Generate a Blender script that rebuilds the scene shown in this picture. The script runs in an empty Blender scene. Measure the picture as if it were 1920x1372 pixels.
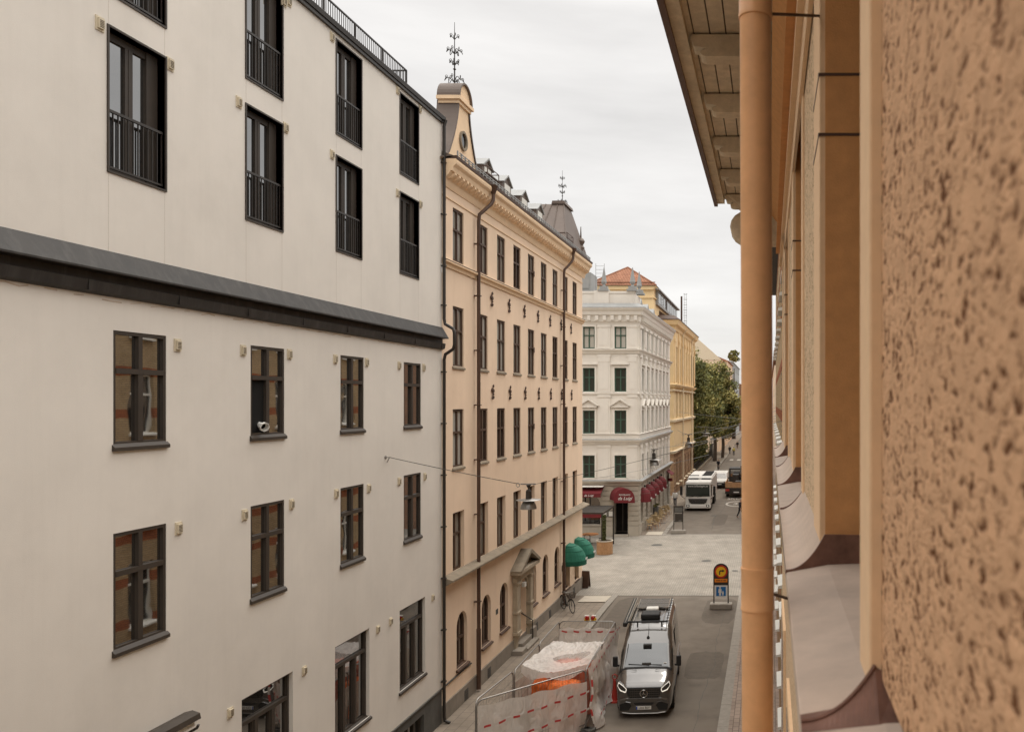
import bpy, bmesh, math, random
from math import sin, cos, pi, radians, sqrt
from mathutils import Vector, Matrix
SC = bpy.context.scene
COL = SC.collection
random.seed(7)
# ---------------------------------------------------------------- camera, sky, sun, exposure
FPX = 1550.0; HC = 10.7; VX = 1443.0; VY = 754.0
cam = bpy.data.cameras.new('camera'); camo = bpy.data.objects.new('camera', cam); COL.objects.link(camo)
camo.location = (0, 0, HC); camo.rotation_euler = (pi/2, 0, 0)
cam.sensor_width = 36; cam.lens = FPX/1920*36
cam.shift_x = -(VX-960)/1920; cam.shift_y = (VY-686)/1920
cam.clip_start = 0.05; cam.clip_end = 3000
cam.dof.use_dof = True; cam.dof.focus_distance = 24; cam.dof.aperture_fstop = 4.6
SC.camera = camo
SUN_EL, SUN_AZ = radians(56), radians(14)
w = bpy.data.worlds.new('World'); SC.world = w; w.use_nodes = True
nt = w.node_tree; N = nt.nodes; L = nt.links
for n in list(N): N.remove(n)
out = N.new('ShaderNodeOutputWorld'); bg = N.new('ShaderNodeBackground'); L.new(bg.outputs[0], out.inputs[0])
sky = N.new('ShaderNodeTexSky'); sky.sky_type = 'NISHITA'; sky.sun_disc = False
sky.sun_elevation = SUN_EL; sky.sun_rotation = SUN_AZ
skm = N.new('ShaderNodeVectorMath'); skm.operation = 'SCALE'; skm.inputs[3].default_value = .10; L.new(sky.outputs[0], skm.inputs[0])
tc = N.new('ShaderNodeTexCoord'); sep = N.new('ShaderNodeSeparateXYZ'); L.new(tc.outputs['Generated'], sep.inputs[0])
# overcast layer: cloud brightness by elevation (an overcast sky is about three times brighter overhead than at the horizon)
ramp = N.new('ShaderNodeValToRGB'); L.new(sep.outputs[2], ramp.inputs[0])
e = ramp.color_ramp.elements
e[0].position = 0.0; e[0].color = (.248,.240,.231,1)
e[1].position = 1.0; e[1].color = (.92,.895,.86,1)
for p_, c_ in ((.12,(.262,.256,.248,1)),(.42,(.250,.243,.235,1)),(.60,(.62,.60,.575,1))):
    q = ramp.color_ramp.elements.new(p_); q.color = c_
mp = N.new('ShaderNodeMapping'); mp.inputs['Scale'].default_value = (1.2,1.2,6.5); L.new(tc.outputs['Generated'], mp.inputs[0])
nz = N.new('ShaderNodeTexNoise'); nz.inputs['Scale'].default_value = 1.7; nz.inputs['Detail'].default_value = 6; nz.inputs['Roughness'].default_value = .55
L.new(mp.outputs[0], nz.inputs[0])
mr = N.new('ShaderNodeMapRange'); mr.inputs[1].default_value = .3; mr.inputs[2].default_value = .7; mr.inputs[3].default_value = .84; mr.inputs[4].default_value = 1.14
L.new(nz.outputs[0], mr.inputs[0])
ml = N.new('ShaderNodeVectorMath'); ml.operation = 'SCALE'; L.new(ramp.outputs[0], ml.inputs[0]); L.new(mr.outputs[0], ml.inputs[3])
ml2 = N.new('ShaderNodeVectorMath'); ml2.operation = 'SCALE'; L.new(ml.outputs[0], ml2.inputs[0]); ml2.inputs[3].default_value = 3.2
mx = N.new('ShaderNodeMix'); mx.data_type = 'RGBA'; mx.inputs[0].default_value = .94
L.new(skm.outputs[0], mx.inputs[6]); L.new(ml2.outputs[0], mx.inputs[7]); L.new(mx.outputs[2], bg.inputs[0]); bg.inputs[1].default_value = 1.0
sun = bpy.data.lights.new('sun', 'SUN'); sun.energy = .75; sun.angle = radians(20); sun.color = (1,.95,.87)
suno = bpy.data.objects.new('sun', sun); COL.objects.link(suno)
sdir = Vector((sin(SUN_AZ)*cos(SUN_EL), cos(SUN_AZ)*cos(SUN_EL), sin(SUN_EL)))
suno.rotation_euler = sdir.to_track_quat('Z', 'Y').to_euler(); suno.location = sdir*60
SC.view_settings.view_transform = 'Standard'; SC.view_settings.look = 'None'; SC.view_settings.exposure = 0.13; SC.view_settings.gamma = 1
SC.cycles.max_bounces = 6; SC.cycles.transparent_max_bounces = 12; SC.cycles.diffuse_bounces = 3; SC.cycles.glossy_bounces = 3

# ---------------------------------------------------------------- materials
MATS = {}
def pm(name, col, rough=.85, var=.08, vs=1.2, bump=.15, bs=40, metal=0, streak=0, spec=.3, coat=0, dist=.01, dirt=None, grime=0):
    if name in MATS: return MATS[name]
    m = bpy.data.materials.new(name); m.use_nodes = True
    T = m.node_tree; n = T.nodes; l = T.links; b = n['Principled BSDF']
    b.inputs['Roughness'].default_value = rough; b.inputs['Metallic'].default_value = metal
    b.inputs['Specular IOR Level'].default_value = spec; b.inputs['Coat Weight'].default_value = coat
    if coat: b.inputs['Coat Roughness'].default_value = .05
    g = n.new('ShaderNodeNewGeometry')
    c0 = tuple(col)+(1,)
    prev = None
    if var:
        t = n.new('ShaderNodeTexNoise'); t.inputs['Scale'].default_value = vs; t.inputs['Detail'].default_value = 7; t.inputs['Roughness'].default_value = .62
        l.new(g.outputs['Position'], t.inputs[0])
        x = n.new('ShaderNodeMix'); x.data_type = 'RGBA'
        r = n.new('ShaderNodeMapRange'); r.inputs[1].default_value = .3; r.inputs[2].default_value = .7; l.new(t.outputs[0], r.inputs[0]); l.new(r.outputs[0], x.inputs[0])
        x.inputs[6].default_value = tuple(max(0, k*(1-var)) for k in col)+(1,); x.inputs[7].default_value = tuple(min(1, k*(1+var)) for k in col)+(1,)
        prev = x.outputs[2]
    if streak:
        mp = n.new('ShaderNodeMapping'); mp.inputs['Scale'].default_value = (2.2,2.2,.12); l.new(g.outputs['Position'], mp.inputs[0])
        t = n.new('ShaderNodeTexNoise'); t.inputs['Scale'].default_value = 2.0; t.inputs['Detail'].default_value = 8; t.inputs['Roughness'].default_value = .7; l.new(mp.outputs[0], t.inputs[0])
        r = n.new('ShaderNodeMapRange'); r.inputs[1].default_value = .48; r.inputs[2].default_value = .8; r.inputs[4].default_value = streak; l.new(t.outputs[0], r.inputs[0])
        x = n.new('ShaderNodeMix'); x.data_type = 'RGBA'; l.new(r.outputs[0], x.inputs[0])
        if prev: l.new(prev, x.inputs[6])
        else: x.inputs[6].default_value = c0
        d = dirt or tuple(k*.55 for k in col); x.inputs[7].default_value = tuple(d)+(1,)
        prev = x.outputs[2]
    if grime:
        t = n.new('ShaderNodeTexNoise'); t.inputs['Scale'].default_value = .45; t.inputs['Detail'].default_value = 10; t.inputs['Roughness'].default_value = .72; l.new(g.outputs['Position'], t.inputs[0])
        r = n.new('ShaderNodeMapRange'); r.inputs[1].default_value = .52; r.inputs[2].default_value = .75; r.inputs[4].default_value = grime; l.new(t.outputs[0], r.inputs[0])
        x = n.new('ShaderNodeMix'); x.data_type = 'RGBA'; l.new(r.outputs[0], x.inputs[0])
        if prev: l.new(prev, x.inputs[6])
        else: x.inputs[6].default_value = c0
        d = dirt or tuple(k*.6 for k in col); x.inputs[7].default_value = tuple(d)+(1,)
        prev = x.outputs[2]
    if prev: l.new(prev, b.inputs['Base Color'])
    else: b.inputs['Base Color'].default_value = c0
    if bump:
        t = n.new('ShaderNodeTexNoise'); t.inputs['Scale'].default_value = bs; t.inputs['Detail'].default_value = 5; l.new(g.outputs['Position'], t.inputs[0])
        bm = n.new('ShaderNodeBump'); bm.inputs['Strength'].default_value = bump; bm.inputs['Distance'].default_value = dist; l.new(t.outputs[0], bm.inputs['Height']); l.new(bm.outputs[0], b.inputs['Normal'])
    MATS[name] = m; return m
def bsdf(m): return m.node_tree.nodes['Principled BSDF']
def emis(name, col, st):
    m = pm(name, col, var=0, bump=0); b = bsdf(m); b.inputs['Emission Color'].default_value = tuple(col)+(1,); b.inputs['Emission Strength'].default_value = st; return m
def glass(name, col=(.02,.019,.017), spec=.9, rough=.02, wave=.012, curtain=None, ior=1.75):
    m = bpy.data.materials.new(name); m.use_nodes = True; T = m.node_tree; n = T.nodes; l = T.links; b = n['Principled BSDF']
    b.inputs['Base Color'].default_value = tuple(col)+(1,); b.inputs['Roughness'].default_value = rough; b.inputs['IOR'].default_value = ior; b.inputs['Specular IOR Level'].default_value = spec
    g = n.new('ShaderNodeNewGeometry')
    t = n.new('ShaderNodeTexNoise'); t.inputs['Scale'].default_value = 1.6; t.inputs['Detail'].default_value = 1; l.new(g.outputs['Position'], t.inputs[0])
    bm = n.new('ShaderNodeBump'); bm.inputs['Strength'].default_value = wave; bm.inputs['Distance'].default_value = .05; l.new(t.outputs[0], bm.inputs['Height']); l.new(bm.outputs[0], b.inputs['Normal'])
    if curtain:
        mp = n.new('ShaderNodeMapping'); mp.inputs['Scale'].default_value = (9,9,.25); l.new(g.outputs['Position'], mp.inputs[0])
        t2 = n.new('ShaderNodeTexNoise'); t2.inputs['Scale'].default_value = 2.2; t2.inputs['Detail'].default_value = 3; l.new(mp.outputs[0], t2.inputs[0])
        x = n.new('ShaderNodeMix'); x.data_type = 'RGBA'; x.inputs[6].default_value = tuple(k*.45 for k in curtain)+(1,); x.inputs[7].default_value = tuple(curtain)+(1,)
        r = n.new('ShaderNodeMapRange'); r.inputs[1].default_value = .35; r.inputs[2].default_value = .6; l.new(t2.outputs[0], r.inputs[0]); l.new(r.outputs[0], x.inputs[0]); l.new(x.outputs[2], b.inputs['Base Color'])
    MATS[name] = m; return m
def brickmat(name, c1, c2, mortar, scale=1.0, bw=.25, bh=.07, ax='YZ', msize=.012, bump=.4, rough=.9, off=.5, band=None):
    m = bpy.data.materials.new(name); m.use_nodes = True; T = m.node_tree; n = T.nodes; l = T.links; b = n['Principled BSDF']; b.inputs['Roughness'].default_value = rough; b.inputs['Specular IOR Level'].default_value = .25
    g = n.new('ShaderNodeNewGeometry'); s = n.new('ShaderNodeSeparateXYZ'); l.new(g.outputs['Position'], s.inputs[0]); c = n.new('ShaderNodeCombineXYZ')
    i = {'X':0,'Y':1,'Z':2}; l.new(s.outputs[i[ax[0]]], c.inputs[0]); l.new(s.outputs[i[ax[1]]], c.inputs[1])
    t = n.new('ShaderNodeTexBrick'); t.offset = off; t.inputs['Scale'].default_value = scale; t.inputs['Brick Width'].default_value = bw; t.inputs['Row Height'].default_value = bh; t.inputs['Mortar Size'].default_value = msize
    t.inputs['Color1'].default_value = tuple(c1)+(1,); t.inputs['Color2'].default_value = tuple(c2)+(1,); t.inputs['Mortar'].default_value = tuple(mortar)+(1,); t.inputs['Mortar Smooth'].default_value = .3; l.new(c.outputs[0], t.inputs[0])
    nn = n.new('ShaderNodeTexNoise'); nn.inputs['Scale'].default_value = .8; nn.inputs['Detail'].default_value = 9; nn.inputs['Roughness'].default_value = .7; l.new(g.outputs['Position'], nn.inputs[0])
    r = n.new('ShaderNodeMapRange'); r.inputs[1].default_value = .3; r.inputs[2].default_value = .7; r.inputs[3].default_value = .72; r.inputs[4].default_value = 1.15; l.new(nn.outputs[0], r.inputs[0])
    v = n.new('ShaderNodeVectorMath'); v.operation = 'SCALE'; l.new(t.outputs[0], v.inputs[0]); l.new(r.outputs[0], v.inputs[3])
    src = v.outputs[0]
    if band:   # coloured brick courses at intervals
        md = n.new('ShaderNodeMath'); md.operation = 'MODULO'; l.new(s.outputs[2], md.inputs[0]); md.inputs[1].default_value = band[1]
        lt = n.new('ShaderNodeMath'); lt.operation = 'LESS_THAN'; l.new(md.outputs[0], lt.inputs[0]); lt.inputs[1].default_value = band[2]
        x = n.new('ShaderNodeMix'); x.data_type = 'RGBA'; x.blend_type = 'MULTIPLY'; l.new(lt.outputs[0], x.inputs[0]); l.new(src, x.inputs[6]); x.inputs[7].default_value = tuple(band[0])+(1,); src = x.outputs[2]
    l.new(src, b.inputs['Base Color'])
    bm = n.new('ShaderNodeBump'); bm.inputs['Strength'].default_value = bump; bm.inputs['Distance'].default_value = .01; bm.invert = True; l.new(t.outputs['Fac'], bm.inputs['Height']); l.new(bm.outputs[0], b.inputs['Normal'])
    MATS[name] = m; return m
def roughcast(name, col, dark, sc=54):
    m = bpy.data.materials.new(name); m.use_nodes = True; T = m.node_tree; n = T.nodes; l = T.links; b = n['Principled BSDF']; b.inputs['Roughness'].default_value = .95; b.inputs['Specular IOR Level'].default_value = .15
    g = n.new('ShaderNodeNewGeometry'); mp = n.new('ShaderNodeMapping'); mp.inputs['Scale'].default_value = (1,.62,1); l.new(g.outputs['Position'], mp.inputs[0])
    v = n.new('ShaderNodeTexNoise'); v.inputs['Scale'].default_value = sc; v.inputs['Detail'].default_value = 3.0; v.inputs['Roughness'].default_value = .55; v.inputs['Distortion'].default_value = .4; l.new(mp.outputs[0], v.inputs[0])
    cl = n.new('ShaderNodeTexNoise'); cl.inputs['Scale'].default_value = sc*.22; cl.inputs['Detail'].default_value = 2; l.new(mp.outputs[0], cl.inputs[0])
    sm = n.new('ShaderNodeMath'); sm.operation = 'MULTIPLY_ADD'; sm.inputs[1].default_value = .35; l.new(cl.outputs[0], sm.inputs[0]); l.new(v.outputs[0], sm.inputs[2])
    r = n.new('ShaderNodeMapRange'); r.inputs[1].default_value = .52; r.inputs[2].default_value = .62; l.new(sm.outputs[0], r.inputs[0])
    big = n.new('ShaderNodeTexNoise'); big.inputs['Scale'].default_value = sc*.5; big.inputs['Detail'].default_value = 6; l.new(mp.outputs[0], big.inputs[0])
    x = n.new('ShaderNodeMix'); x.data_type = 'RGBA'; l.new(r.outputs[0], x.inputs[0]); x.inputs[6].default_value = tuple(dark)+(1,)
    y = n.new('ShaderNodeMix'); y.data_type = 'RGBA'; l.new(big.outputs[0], y.inputs[0]); y.inputs[6].default_value = tuple(k*.72 for k in col)+(1,); y.inputs[7].default_value = tuple(k*1.25 for k in col)+(1,); l.new(y.outputs[2], x.inputs[7])
    l.new(x.outputs[2], b.inputs['Base Color'])
    mn = n.new('ShaderNodeMath'); mn.operation = 'MINIMUM'; mn.inputs[1].default_value = .74; l.new(sm.outputs[0], mn.inputs[0])
    bm = n.new('ShaderNodeBump'); bm.inputs['Strength'].default_value = .8; bm.inputs['Distance'].default_value = .02; l.new(mn.outputs[0], bm.inputs['Height']); l.new(bm.outputs[0], b.inputs['Normal'])
    MATS[name] = m; return m

M = {}
M['white'] = pm('white_render', (.74,.69,.62), .9, .05, .6, .35, 70, streak=.10, dirt=(.47,.42,.36), dist=.006, grime=.14)
M['crackbrown'] = pm('render_crack_brown', (.55,.44,.34), .95, .2, 5, 0); M['panel_seam'] = pm('render_joint', (.52,.46,.39), .95, .1, 5, 0)  # brown for cracks, a slightly darker tone for the thin panel seams
M['plinth_dark'] = pm('dark_plinth', (.10,.095,.085), .9, .2, 2)
M['black'] = pm('black_metal', (.028,.022,.017), .45, .1, 3, .05, 20, spec=.5)
M['skirt'] = pm('dark_sheet_metal', (.02,.016,.0125), .6, .25, 1.5, .25, 3, spec=.5, dist=.03, streak=.5, dirt=(.10,.09,.08))
M['frame'] = pm('window_frame_dark', (.052,.041,.032), .5, .1, 3, .05, 20)
M['vent'] = pm('vent_plastic', (.62,.54,.40), .6, .05, 5, 0)
M['ventdark'] = pm('vent_slot', (.10,.075,.05), .8, 0, 5, 0)
M['ochre'] = pm('ochre_plaster', (.84,.645,.475), .92, .045, .5, .3, 60, streak=.14, dirt=(.50,.34,.20), dist=.005, grime=.22)
M['ochre_trim'] = pm('ochre_trim', (.84,.62,.41), .9, .06, 2, .1, 30)
M['stone_trim'] = pm('stone_trim', (.25,.205,.15), .9, .2, 3, .3, 20, streak=.3)
M['portal'] = pm('portal_stone', (.40,.33,.24), .9, .15, 3, .3, 25, streak=.3)
M['oplinth'] = pm('stone_plinth', (.25,.215,.175), .9, .15, 2, .3, 20, streak=.3)
M['brown'] = pm('brown_metal', (.085,.048,.032), .5, .15, 3, .05, 20)
M['brownframe'] = pm('brown_frame', (.085,.05,.032), .6, .1, 3, .05, 20)
M['roofbrown'] = pm('brown_sheet_roof', (.14,.105,.085), .5, .12, 1, .1, 4, streak=.2)
M['cgrey'] = pm('corner_grey_stone', (.42,.37,.30), .9, .1, 1, .3, 20, streak=.25)
M['cwhite'] = pm('corner_white_plaster', (.74,.69,.615), .9, .05, 1, .2, 30, streak=.12)
M['green'] = pm('green_frame', (.05,.10,.07), .5, .1, 3, 0)
M['zinc'] = pm('zinc_sheet', (.30,.30,.29), .5, .1, 1, .1, 5, streak=.2)
M['yellow'] = pm('yellow_plaster', (.80,.60,.34), .9, .05, 1, .2, 30, streak=.12)
M['yrust'] = brickmat('yellow_block_base', (.42,.27,.155), (.48,.31,.19), (.25,.16,.09), 1, .9, .45, 'YZ', .02)
M['ytrim'] = pm('yellow_light_trim', (.72,.60,.42), .9, .05, 1, .1)
M['reveal'] = pm('tan_frame', (.30,.21,.12), .9, .1, 1, .1)  # tan brown of the yellow building's window frames
M['tile'] = brickmat('red_tiles', (.40,.19,.115), (.33,.155,.09), (.17,.07,.04), 1, .30, .22, 'XZ', .03)
M['asphalt'] = pm('asphalt', (.165,.137,.108), .9, .20, .9, .5, 120, grime=.5, dirt=(.115,.10,.083), dist=.004)
M['asphalt_patch'] = pm('asphalt_patch', (.125,.103,.081), .9, .12, 3, .5, 120, dist=.004)
M['pave'] = brickmat('pavement_slabs', (.275,.225,.175), (.245,.20,.155), (.17,.14,.11), 1, .5, .35, 'YX', .014, .3)
M['paveR'] = brickmat('pavement_pink_setts', (.36,.28,.225), (.30,.235,.19), (.17,.13,.10), 1, .34, .2, 'YX', .014, .3)
M['setts'] = brickmat('plaza_setts', (.345,.31,.26), (.31,.275,.23), (.235,.21,.175), 1, .20, .135, 'YX', .014, .3)
M['kerb'] = pm('granite_kerb', (.29,.26,.22), .85, .12, 6, .3, 60)
M['lightslab'] = pm('light_slab', (.50,.44,.355), .9, .06, 4, .2, 40)
M['ground'] = pm('ground_dirt', (.22,.20,.17), .95, .2, .2, .2, 3)
M['paint'] = pm('road_paint', (.50,.46,.40), .8, .15, 5, .1, 60)
M['glass'] = glass('window_glass', ior=3.8, spec=.5); M['lglass'] = glass('reflective_glass', ior=5.0, spec=.5, wave=.03); M['nglass'] = glass('dim_glass', (.030,.036,.030), spec=.3, ior=1.45)
M['glass2'] = glass('dark_window_glass', (.012,.011,.01), .5, ior=2.0)
M['cglass'] = glass('curtained_glass', (.2,.19,.17), .5, .05, .02, curtain=(.34,.31,.26), ior=2.0)
M['bglass'] = glass('blind_sky_glass', (.44,.42,.37), .3, .08, .02)  # pale blinds; also sky reflection put into the colour of top floor panes
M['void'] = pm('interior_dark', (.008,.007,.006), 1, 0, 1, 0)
M['plasterN'] = pm('near_plaster_shaded', (.66,.33,.13), .92, .09, 14, .5, 130, dist=.004, streak=.2, dirt=(.50,.30,.14))  # plaster darkened in its colour to carry the shade on camera-facing reveals
M['plasterL'] = pm('near_plaster_band', (.80,.56,.35), .9, .05, 20, .2, 120, dist=.002)
M['rough'] = roughcast('near_roughcast', (.66,.405,.24), (.15,.062,.026))
M['rough2'] = roughcast('far_roughcast', (.74,.55,.36), (.24,.14,.07), 70)
M['pipe'] = pm('painted_downpipe', (.78,.42,.20), .45, .10, 9, .05, 60, streak=.22, dirt=(.44,.225,.10), spec=.4)
M['sheet'] = pm('ledge_sheet', (.54,.43,.35), .62, .10, 7, 0, 10, streak=0, dist=.01, grime=.3, dirt=(.27,.22,.185))
M['sheetdark'] = pm('ledge_sheet_dark', (.17,.085,.06), .55, .3, 12, .2, 30)  # darker brown copy of the ledge sheet for end faces and folds
M['soffit'] = pm('soffit_paint', (.70,.585,.43), .85, .14, 9, .3, 50, grime=.4, dirt=(.24,.19,.12))
M['gutterbrown'] = pm('gutter_brown', (.13,.075,.055), .5, .15, 6, .1, 20)
M['brickR'] = brickmat('yellow_brick', (.52,.37,.20), (.45,.31,.16), (.26,.20,.14), 1, .25, .075, 'YZ', .012, .4, band=((.75,.34,.24), 1.45, .32))
M['brickR2'] = brickmat('red_brick', (.34,.15,.085), (.29,.125,.07), (.24,.16,.11), 1, .25, .075, 'YZ', .012, .4)
M['brickR3'] = brickmat('red_brick_front', (.34,.15,.085), (.29,.125,.07), (.24,.16,.11), 1, .25, .075, 'XZ', .012, .4)
M['whitetrim'] = pm('white_trim', (.7,.68,.62), .8, .05, 2, 0)
M['leafA'] = pm('leaf_green', (.20,.20,.062), .7, .35, .9, 0)
M['leafB'] = pm('leaf_dark', (.10,.108,.036), .7, .35, .9, 0)
M['leafC'] = pm('leaf_light', (.32,.28,.095), .7, .3, .9, 0)
M['bark'] = pm('bark', (.08,.06,.045), .95, .2, 3, .6, 12)
M['steel'] = pm('galvanised_steel', (.30,.285,.265), .4, .15, 8, .05, 40, metal=.7)
M['red'] = pm('red_fabric', (.135,.017,.02), .75, .1, 6, .1, 60)
M['awgreen'] = pm('green_fabric', (.025,.155,.10), .75, .15, 5, .1, 60)
M['awgreen2'] = pm('green_fabric_valance', (.012,.10,.062), .75, .15, 5, .1, 60)
M['offwhite'] = pm('offwhite_paint', (.72,.70,.65), .6, .03, 3, 0)
M['wood'] = pm('wood_slats', (.42,.24,.12), .7, .2, 6, .2, 20)
M['orange'] = pm('orange_tarpaulin', (.80,.19,.045), .6, .15, 5, .3, 20)
M['salmon'] = pm('salmon_board', (.60,.17,.10), .7, .15, 3, .1, 20)
M['skin'] = pm('skin', (.50,.30,.21), .6, 0, 1, 0)
M['hair'] = pm('hair', (.05,.03,.02), .8, 0, 1, 0)
M['rubber'] = pm('rubber', (.02,.02,.02), .8, 0, 1, 0)
M['leafdirt'] = M['leafB']

# ---------------------------------------------------------------- mesh helpers
class MB:
    def __init__(s, T=None): s.v = []; s.f = []; s.T = T or (lambda a,b,c: (a,b,c))
    def p(s, a, b, c): s.v.append(s.T(a,b,c)); return len(s.v)-1
    def poly(s, pts):
        i = [s.p(*q) for q in pts]; s.f.append(i); return s
    def box(s, a0, a1, b0, b1, c0, c1):
        n = len(s.v)
        for a in (a0,a1):
            for b in (b0,b1):
                for c in (c0,c1): s.p(a,b,c)
        for q in ((0,1,3,2),(4,6,7,5),(0,4,5,1),(2,3,7,6),(0,2,6,4),(1,5,7,3)): s.f.append([n+k for k in q])
        return s
    def prism(s, poly, c0, c1, ax=2):
        # poly in the two remaining axes, extruded along axis ax
        def mk(u, w, c):
            q = [u, w]; q.insert(ax, c); return q
        n = len(s.v); k = len(poly)
        for c in (c0,c1):
            for (u,w_) in poly: s.p(*mk(u,w_,c))
        s.f.append([n+i for i in range(k)][::-1]); s.f.append([n+k+i for i in range(k)])
        for i in range(k): s.f.append([n+i, n+(i+1)%k, n+k+(i+1)%k, n+k+i])
        return s
    def ring(s, c, u, w_, r, n, r2=None):
        r2 = r2 or r
        return [s.p(*(c + u*(r*cos(2*pi*i/n)) + w_*(r2*sin(2*pi*i/n)))) for i in range(n)]
    def tube(s, pts, r, n=8, cap=True, closed=False):
        pts = [Vector(p) for p in pts]; rings = []; rr = r if isinstance(r, (list,tuple)) else [r]*len(pts)
        up = None
        for i, p in enumerate(pts):
            if closed: d = pts[(i+1)%len(pts)] - pts[i-1]
            else: d = pts[min(i+1,len(pts)-1)] - pts[max(i-1,0)]
            d.normalize()
            if up is None:
                up = Vector((0,0,1)) if abs(d.z) < .9 else Vector((1,0,0))
            u = d.cross(up)
            if u.length < 1e-4: u = d.cross(Vector((0,1,0)))
            u.normalize(); w_ = u.cross(d); w_.normalize(); up = w_
            rings.append(s.ring(p, u, w_, rr[i], n))
        m = len(rings)
        for i in range(m if closed else m-1):
            a = rings[i]; b = rings[(i+1)%m]
            for k in range(n): s.f.append([a[k], a[(k+1)%n], b[(k+1)%n], b[k]])
        if cap and not closed: s.f.append(rings[0][::-1]); s.f.append(rings[-1])
        return s
    def lathe(s, prof, c=(0,0,0), n=24, ax='z', a0=0, a1=2*pi):
        full = abs(a1-a0-2*pi) < 1e-6; st = n if full else n+1; rings = []
        for (r, h) in prof:
            row = []
            for i in range(st):
                a = a0+(a1-a0)*i/n; x, y = r*cos(a), r*sin(a)
                q = (x,y,h) if ax == 'z' else ((h,x,y) if ax == 'x' else (x,h,y))
                row.append(s.p(c[0]+q[0], c[1]+q[1], c[2]+q[2]))
            rings.append(row)
        for i in range(len(rings)-1):
            for k in range(n): a, b = rings[i], rings[i+1]; s.f.append([a[k], a[(k+1)%st], b[(k+1)%st], b[k]])
        return s
    def grid(s, fn, nu, nv):
        n = len(s.v)
        for i in range(nu+1):
            for j in range(nv+1): s.p(*fn(i/nu, j/nv))
        for i in range(nu):
            for j in range(nv):
                a = n+i*(nv+1)+j; s.f.append([a, a+1, a+nv+2, a+nv+1])
        return s
    def build(s, name, mat, parent=None, smooth=False, bev=0, solid=0, seg=2):
        me = bpy.data.meshes.new(name); me.from_pydata(s.v, [], s.f)
        o = bpy.data.objects.new(name, me); COL.objects.link(o)
        ms = mat if isinstance(mat, list) else [mat]
        for m in ms: me.materials.append(M[m] if isinstance(m, str) else m)
        if smooth or bev:
            bm = bmesh.new(); bm.from_mesh(me); bmesh.ops.remove_doubles(bm, verts=bm.verts, dist=1e-5); bmesh.ops.recalc_face_normals(bm, faces=bm.faces); bm.to_mesh(me); bm.free()
        if smooth:
            for p in me.polygons: p.use_smooth = True
            try: me.set_sharp_from_angle(angle=radians(42))
            except Exception: pass
        if solid:
            m = o.modifiers.new('solid', 'SOLIDIFY'); m.thickness = solid; m.offset = 0
        if bev:
            m = o.modifiers.new('bevel', 'BEVEL'); m.width = bev; m.segments = seg; m.limit_method = 'ANGLE'; m.harden_normals = False
        if parent: o.parent = parent
        return o
USED = set()
def tag(o, label, cat=None, group=None, kind=None):
    if label: o['label'] = label
    if cat: o['category'] = cat
    if group: o['group'] = group
    if kind: o['kind'] = kind
    return o
def thing(name, label, cat, loc=(0,0,0), rz=0, group=None):
    o = bpy.data.objects.new(name, None); COL.objects.link(o); o.location = loc; o.rotation_euler = (0,0,rz); o.empty_display_size = .2
    return tag(o, label, cat, group)
def settle(root, loc):
    # geometry was written in street coordinates: put the Empty at the thing's base
    root.location = loc
    for c in root.children: c.matrix_parent_inverse = Matrix.Translation(-Vector(loc))
def copy_tree(o, parent=None):
    c = o.copy(); COL.objects.link(c)
    if parent: c.parent = parent
    for ch in list(o.children): copy_tree(ch, c)
    return c
def struct(name, mb, mat, **k): return tag(mb.build(name, mat, **k), None, kind='structure')
def FL(X, zoff=0): return lambda s, z, d: (X-d, s, z)       # facade facing +X, s runs along the street
def FR(X): return lambda s, z, d: (X+d, s, z)               # facade facing -X
def FF(Y): return lambda s, z, d: (s, Y+d, z)               # facade facing the camera
def PX(x, y, Y): return Vector(((x-VX)/FPX*Y, Y, HC-(y-VY)/FPX*Y))
def text_mesh(name, body, size, mat, parent, loc, rot, ext=.004, shear=0, align='CENTER', sx=1):
    cu = bpy.data.curves.new(name, 'FONT'); cu.body = body; cu.size = size; cu.extrude = ext; cu.align_x = align; cu.align_y = 'CENTER'; cu.shear = shear
    to = bpy.data.objects.new(name+'_t', cu); COL.objects.link(to)
    dg = bpy.context.evaluated_depsgraph_get(); me = bpy.data.meshes.new_from_object(to.evaluated_get(dg)); COL.objects.unlink(to); bpy.data.objects.remove(to)
    me.materials.clear(); me.materials.append(M[mat]); me.transform(Matrix.LocRotScale(Vector(loc), __import__('mathutils').Euler(rot), Vector((sx,1,1))))
    o = bpy.data.objects.new(name, me); COL.objects.link(o)
    if parent: o.parent = parent
    return o

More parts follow.
